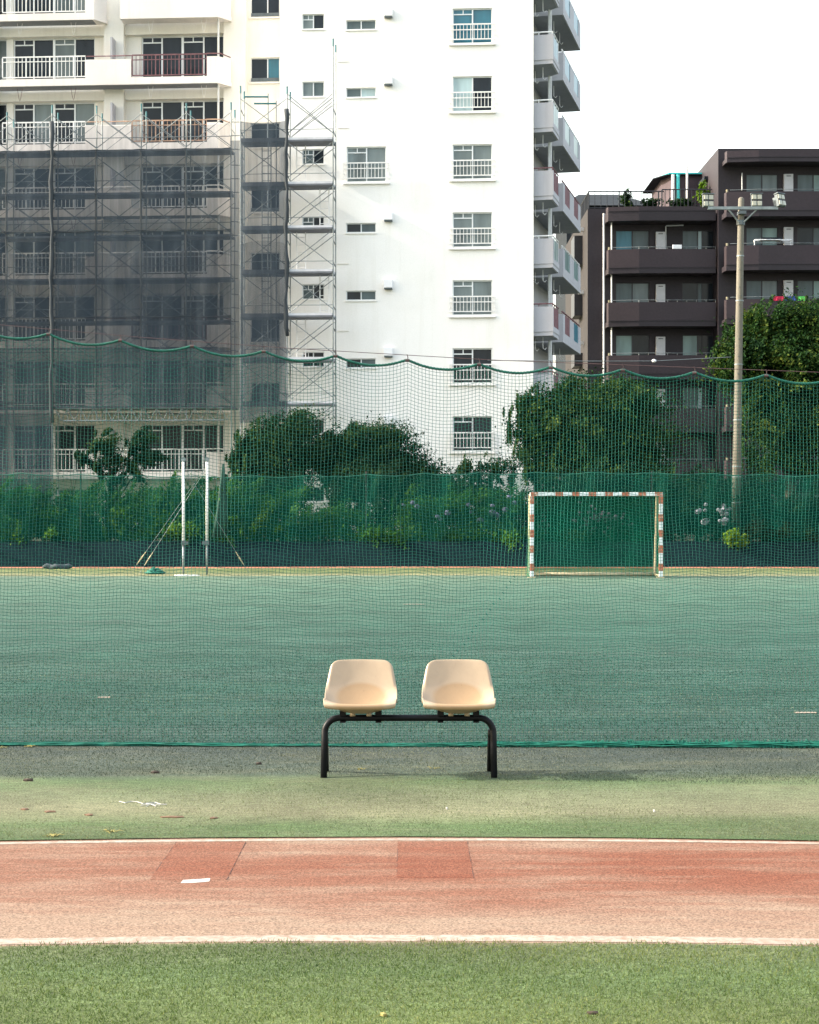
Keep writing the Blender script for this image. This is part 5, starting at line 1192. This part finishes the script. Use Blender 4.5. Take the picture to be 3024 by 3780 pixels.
# ------------------------------------------------------------------ litter and small debris on the ground
def scrap(name, label, cat, px, py, w, h, m, seed, n=7, thick=.004, rot=0.0):
    rq = random.Random(seed); x, y = gnd(px, py); pl = []
    for i in range(n):
        a = 2 * math.pi * i / n; r = rq.uniform(.55, 1.0); pl.append((r * w / 2 * math.cos(a), r * h / 2 * math.sin(a)))
    o = MB(); c = (0, 0, thick + .004)
    for i in range(n):
        p, q = pl[i], pl[(i + 1) % n]; zp, zq = .002 + thick * abs(math.sin(i * 1.7)), .002 + thick * abs(math.sin((i + 1) % n * 1.7))
        o.quad((p[0], p[1], zp), (q[0], q[1], zq), c); o.quad((q[0], q[1], 0), (q[0], q[1], zq), (p[0], p[1], zp), (p[0], p[1], 0))
    ob = o.build(name, m); ob.location = (x, y, .001); ob.rotation_euler = (0, 0, rot); return set_props(ob, label, cat)
scrap('dead_leaf', 'dark curled leaf at the left edge of the worn turf', 'leaf', 105, 2884, .085, .03, 'litter_dark', 1, thick=.012)
scrap('dead_leaf', 'dark curled leaf on the grey turf midway left of the bench', 'leaf', 572, 2855, .060, .03, 'litter_dark', 2, thick=.012)
scrap('dead_leaf', 'small dark leaf nearest the bench on its left', 'leaf', 957, 2823, .05, .035, 'litter_dark', 3, thick=.012)
scrap('pebble', 'pale pebble on the turf right of the bench', 'pebble', 2415, 2998, .016, .016, 'litter_white', 4, thick=.010)
scrap('pebble', 'pale pebble on the turf below the right seat', 'pebble', 1650, 2988, .012, .012, 'litter_white', 5, thick=.008)
scrap('paper_scrap', 'torn white scrap caught at the net foot right of the bench', 'paper', 1882, 2752, .06, .05, 'litter_white', 6, 9, .018)
st_ = MB(); pts = [gnd(440 + 22 * i, 2962 + 4 * math.sin(i * 1.9) + i * 1.1) for i in range(9)]; st_.tube([(p[0], p[1], .005) for p in pts], .0022, 5)
p = gnd(555, 2975); 
for a in range(6): st_.tube([(p[0], p[1], .010), (p[0] + .05 * math.cos(a * 1.1), p[1] + .05 * math.sin(a * 1.1), .004)], .002, 4)
set_props(st_.build('string', 'litter_white'), 'frayed white string lying on the turf left of the bench', 'string')
for i, (px, py, w, lb) in enumerate(((90, 2989, .06, 'leftmost brown dirt crumb patch on the turf'), (185, 2998, .10, 'thin brown dirt patch second from the left edge'), (330, 3010, .06, 'small brown dirt patch left of the frayed string'), (640, 3018, .14, 'largest brown dirt patch below the frayed string'), (790, 3022, .05, 'small brown dirt patch right of the frayed string'))):
    scrap('dirt_patch', lb, 'dirt', px, py, w, .055, 'litter_brown', 30 + i, 10, .004)
def tuft(px, py, lb, seed, n=16, s=.03):
    x, y = gnd(px, py); rq = random.Random(seed); o = MB()
    for i in range(n):
        a = rq.uniform(0, 6.28); r = rq.uniform(.2, 1) * s * 1.6; bx_, by_ = rq.gauss(0, s * .6), rq.gauss(0, s * .4); o.tube([(bx_, by_, 0), (bx_ + r * .5 * math.cos(a), by_ + r * .5 * math.sin(a), .010), (bx_ + r * math.cos(a), by_ + r * math.sin(a), .006)], [.002, .002, .001], 3)
    ob = o.build('dry_grass_tuft', 'litter_yellow'); ob.location = (x, y, .001); set_props(ob, lb, 'grass')
tuft(195, 3088, 'dry yellow grass tuft by the white line at far left', 1); tuft(420, 3072, 'dry yellow grass wisps above the white line near the left track panel', 2, 9); tuft(1610, 2838, 'yellow-green tuft under the right seat', 3, 9, .022); tuft(1330, 2842, 'yellow-green tuft under the left seat', 4, 9, .022); tuft(3, 2762, 'dry tuft by the net foot at the left edge', 5, 10); tuft(110, 2758, 'dry tuft by the net foot near the left edge', 6, 12)
scrap('dead_leaf', 'greenish leaf on the near turf at bottom right', 'leaf', 2190, 3745, .05, .016, 'litter_dark', 8, thick=.006)
scrap('dead_leaf', 'tan dry leaf on the near turf at lower left of centre', 'leaf', 1418, 3752, .028, .02, 'litter_yellow', 9, thick=.008)
for (px, py, w, lb) in ((2975, 2632, .16, 'short white painted dash on the court at right edge'), (1528, 2231, .35, 'short white painted dash far out on the court'), (385, 2575, .10, 'short white painted dash on the court at left')):
    x, y = gnd(px, py); o = MB().box(x - w / 2, x + w / 2, y - .03, y + .03, .001, .005).build('court_mark', 'line_white'); set_props(o, lb, 'marking')
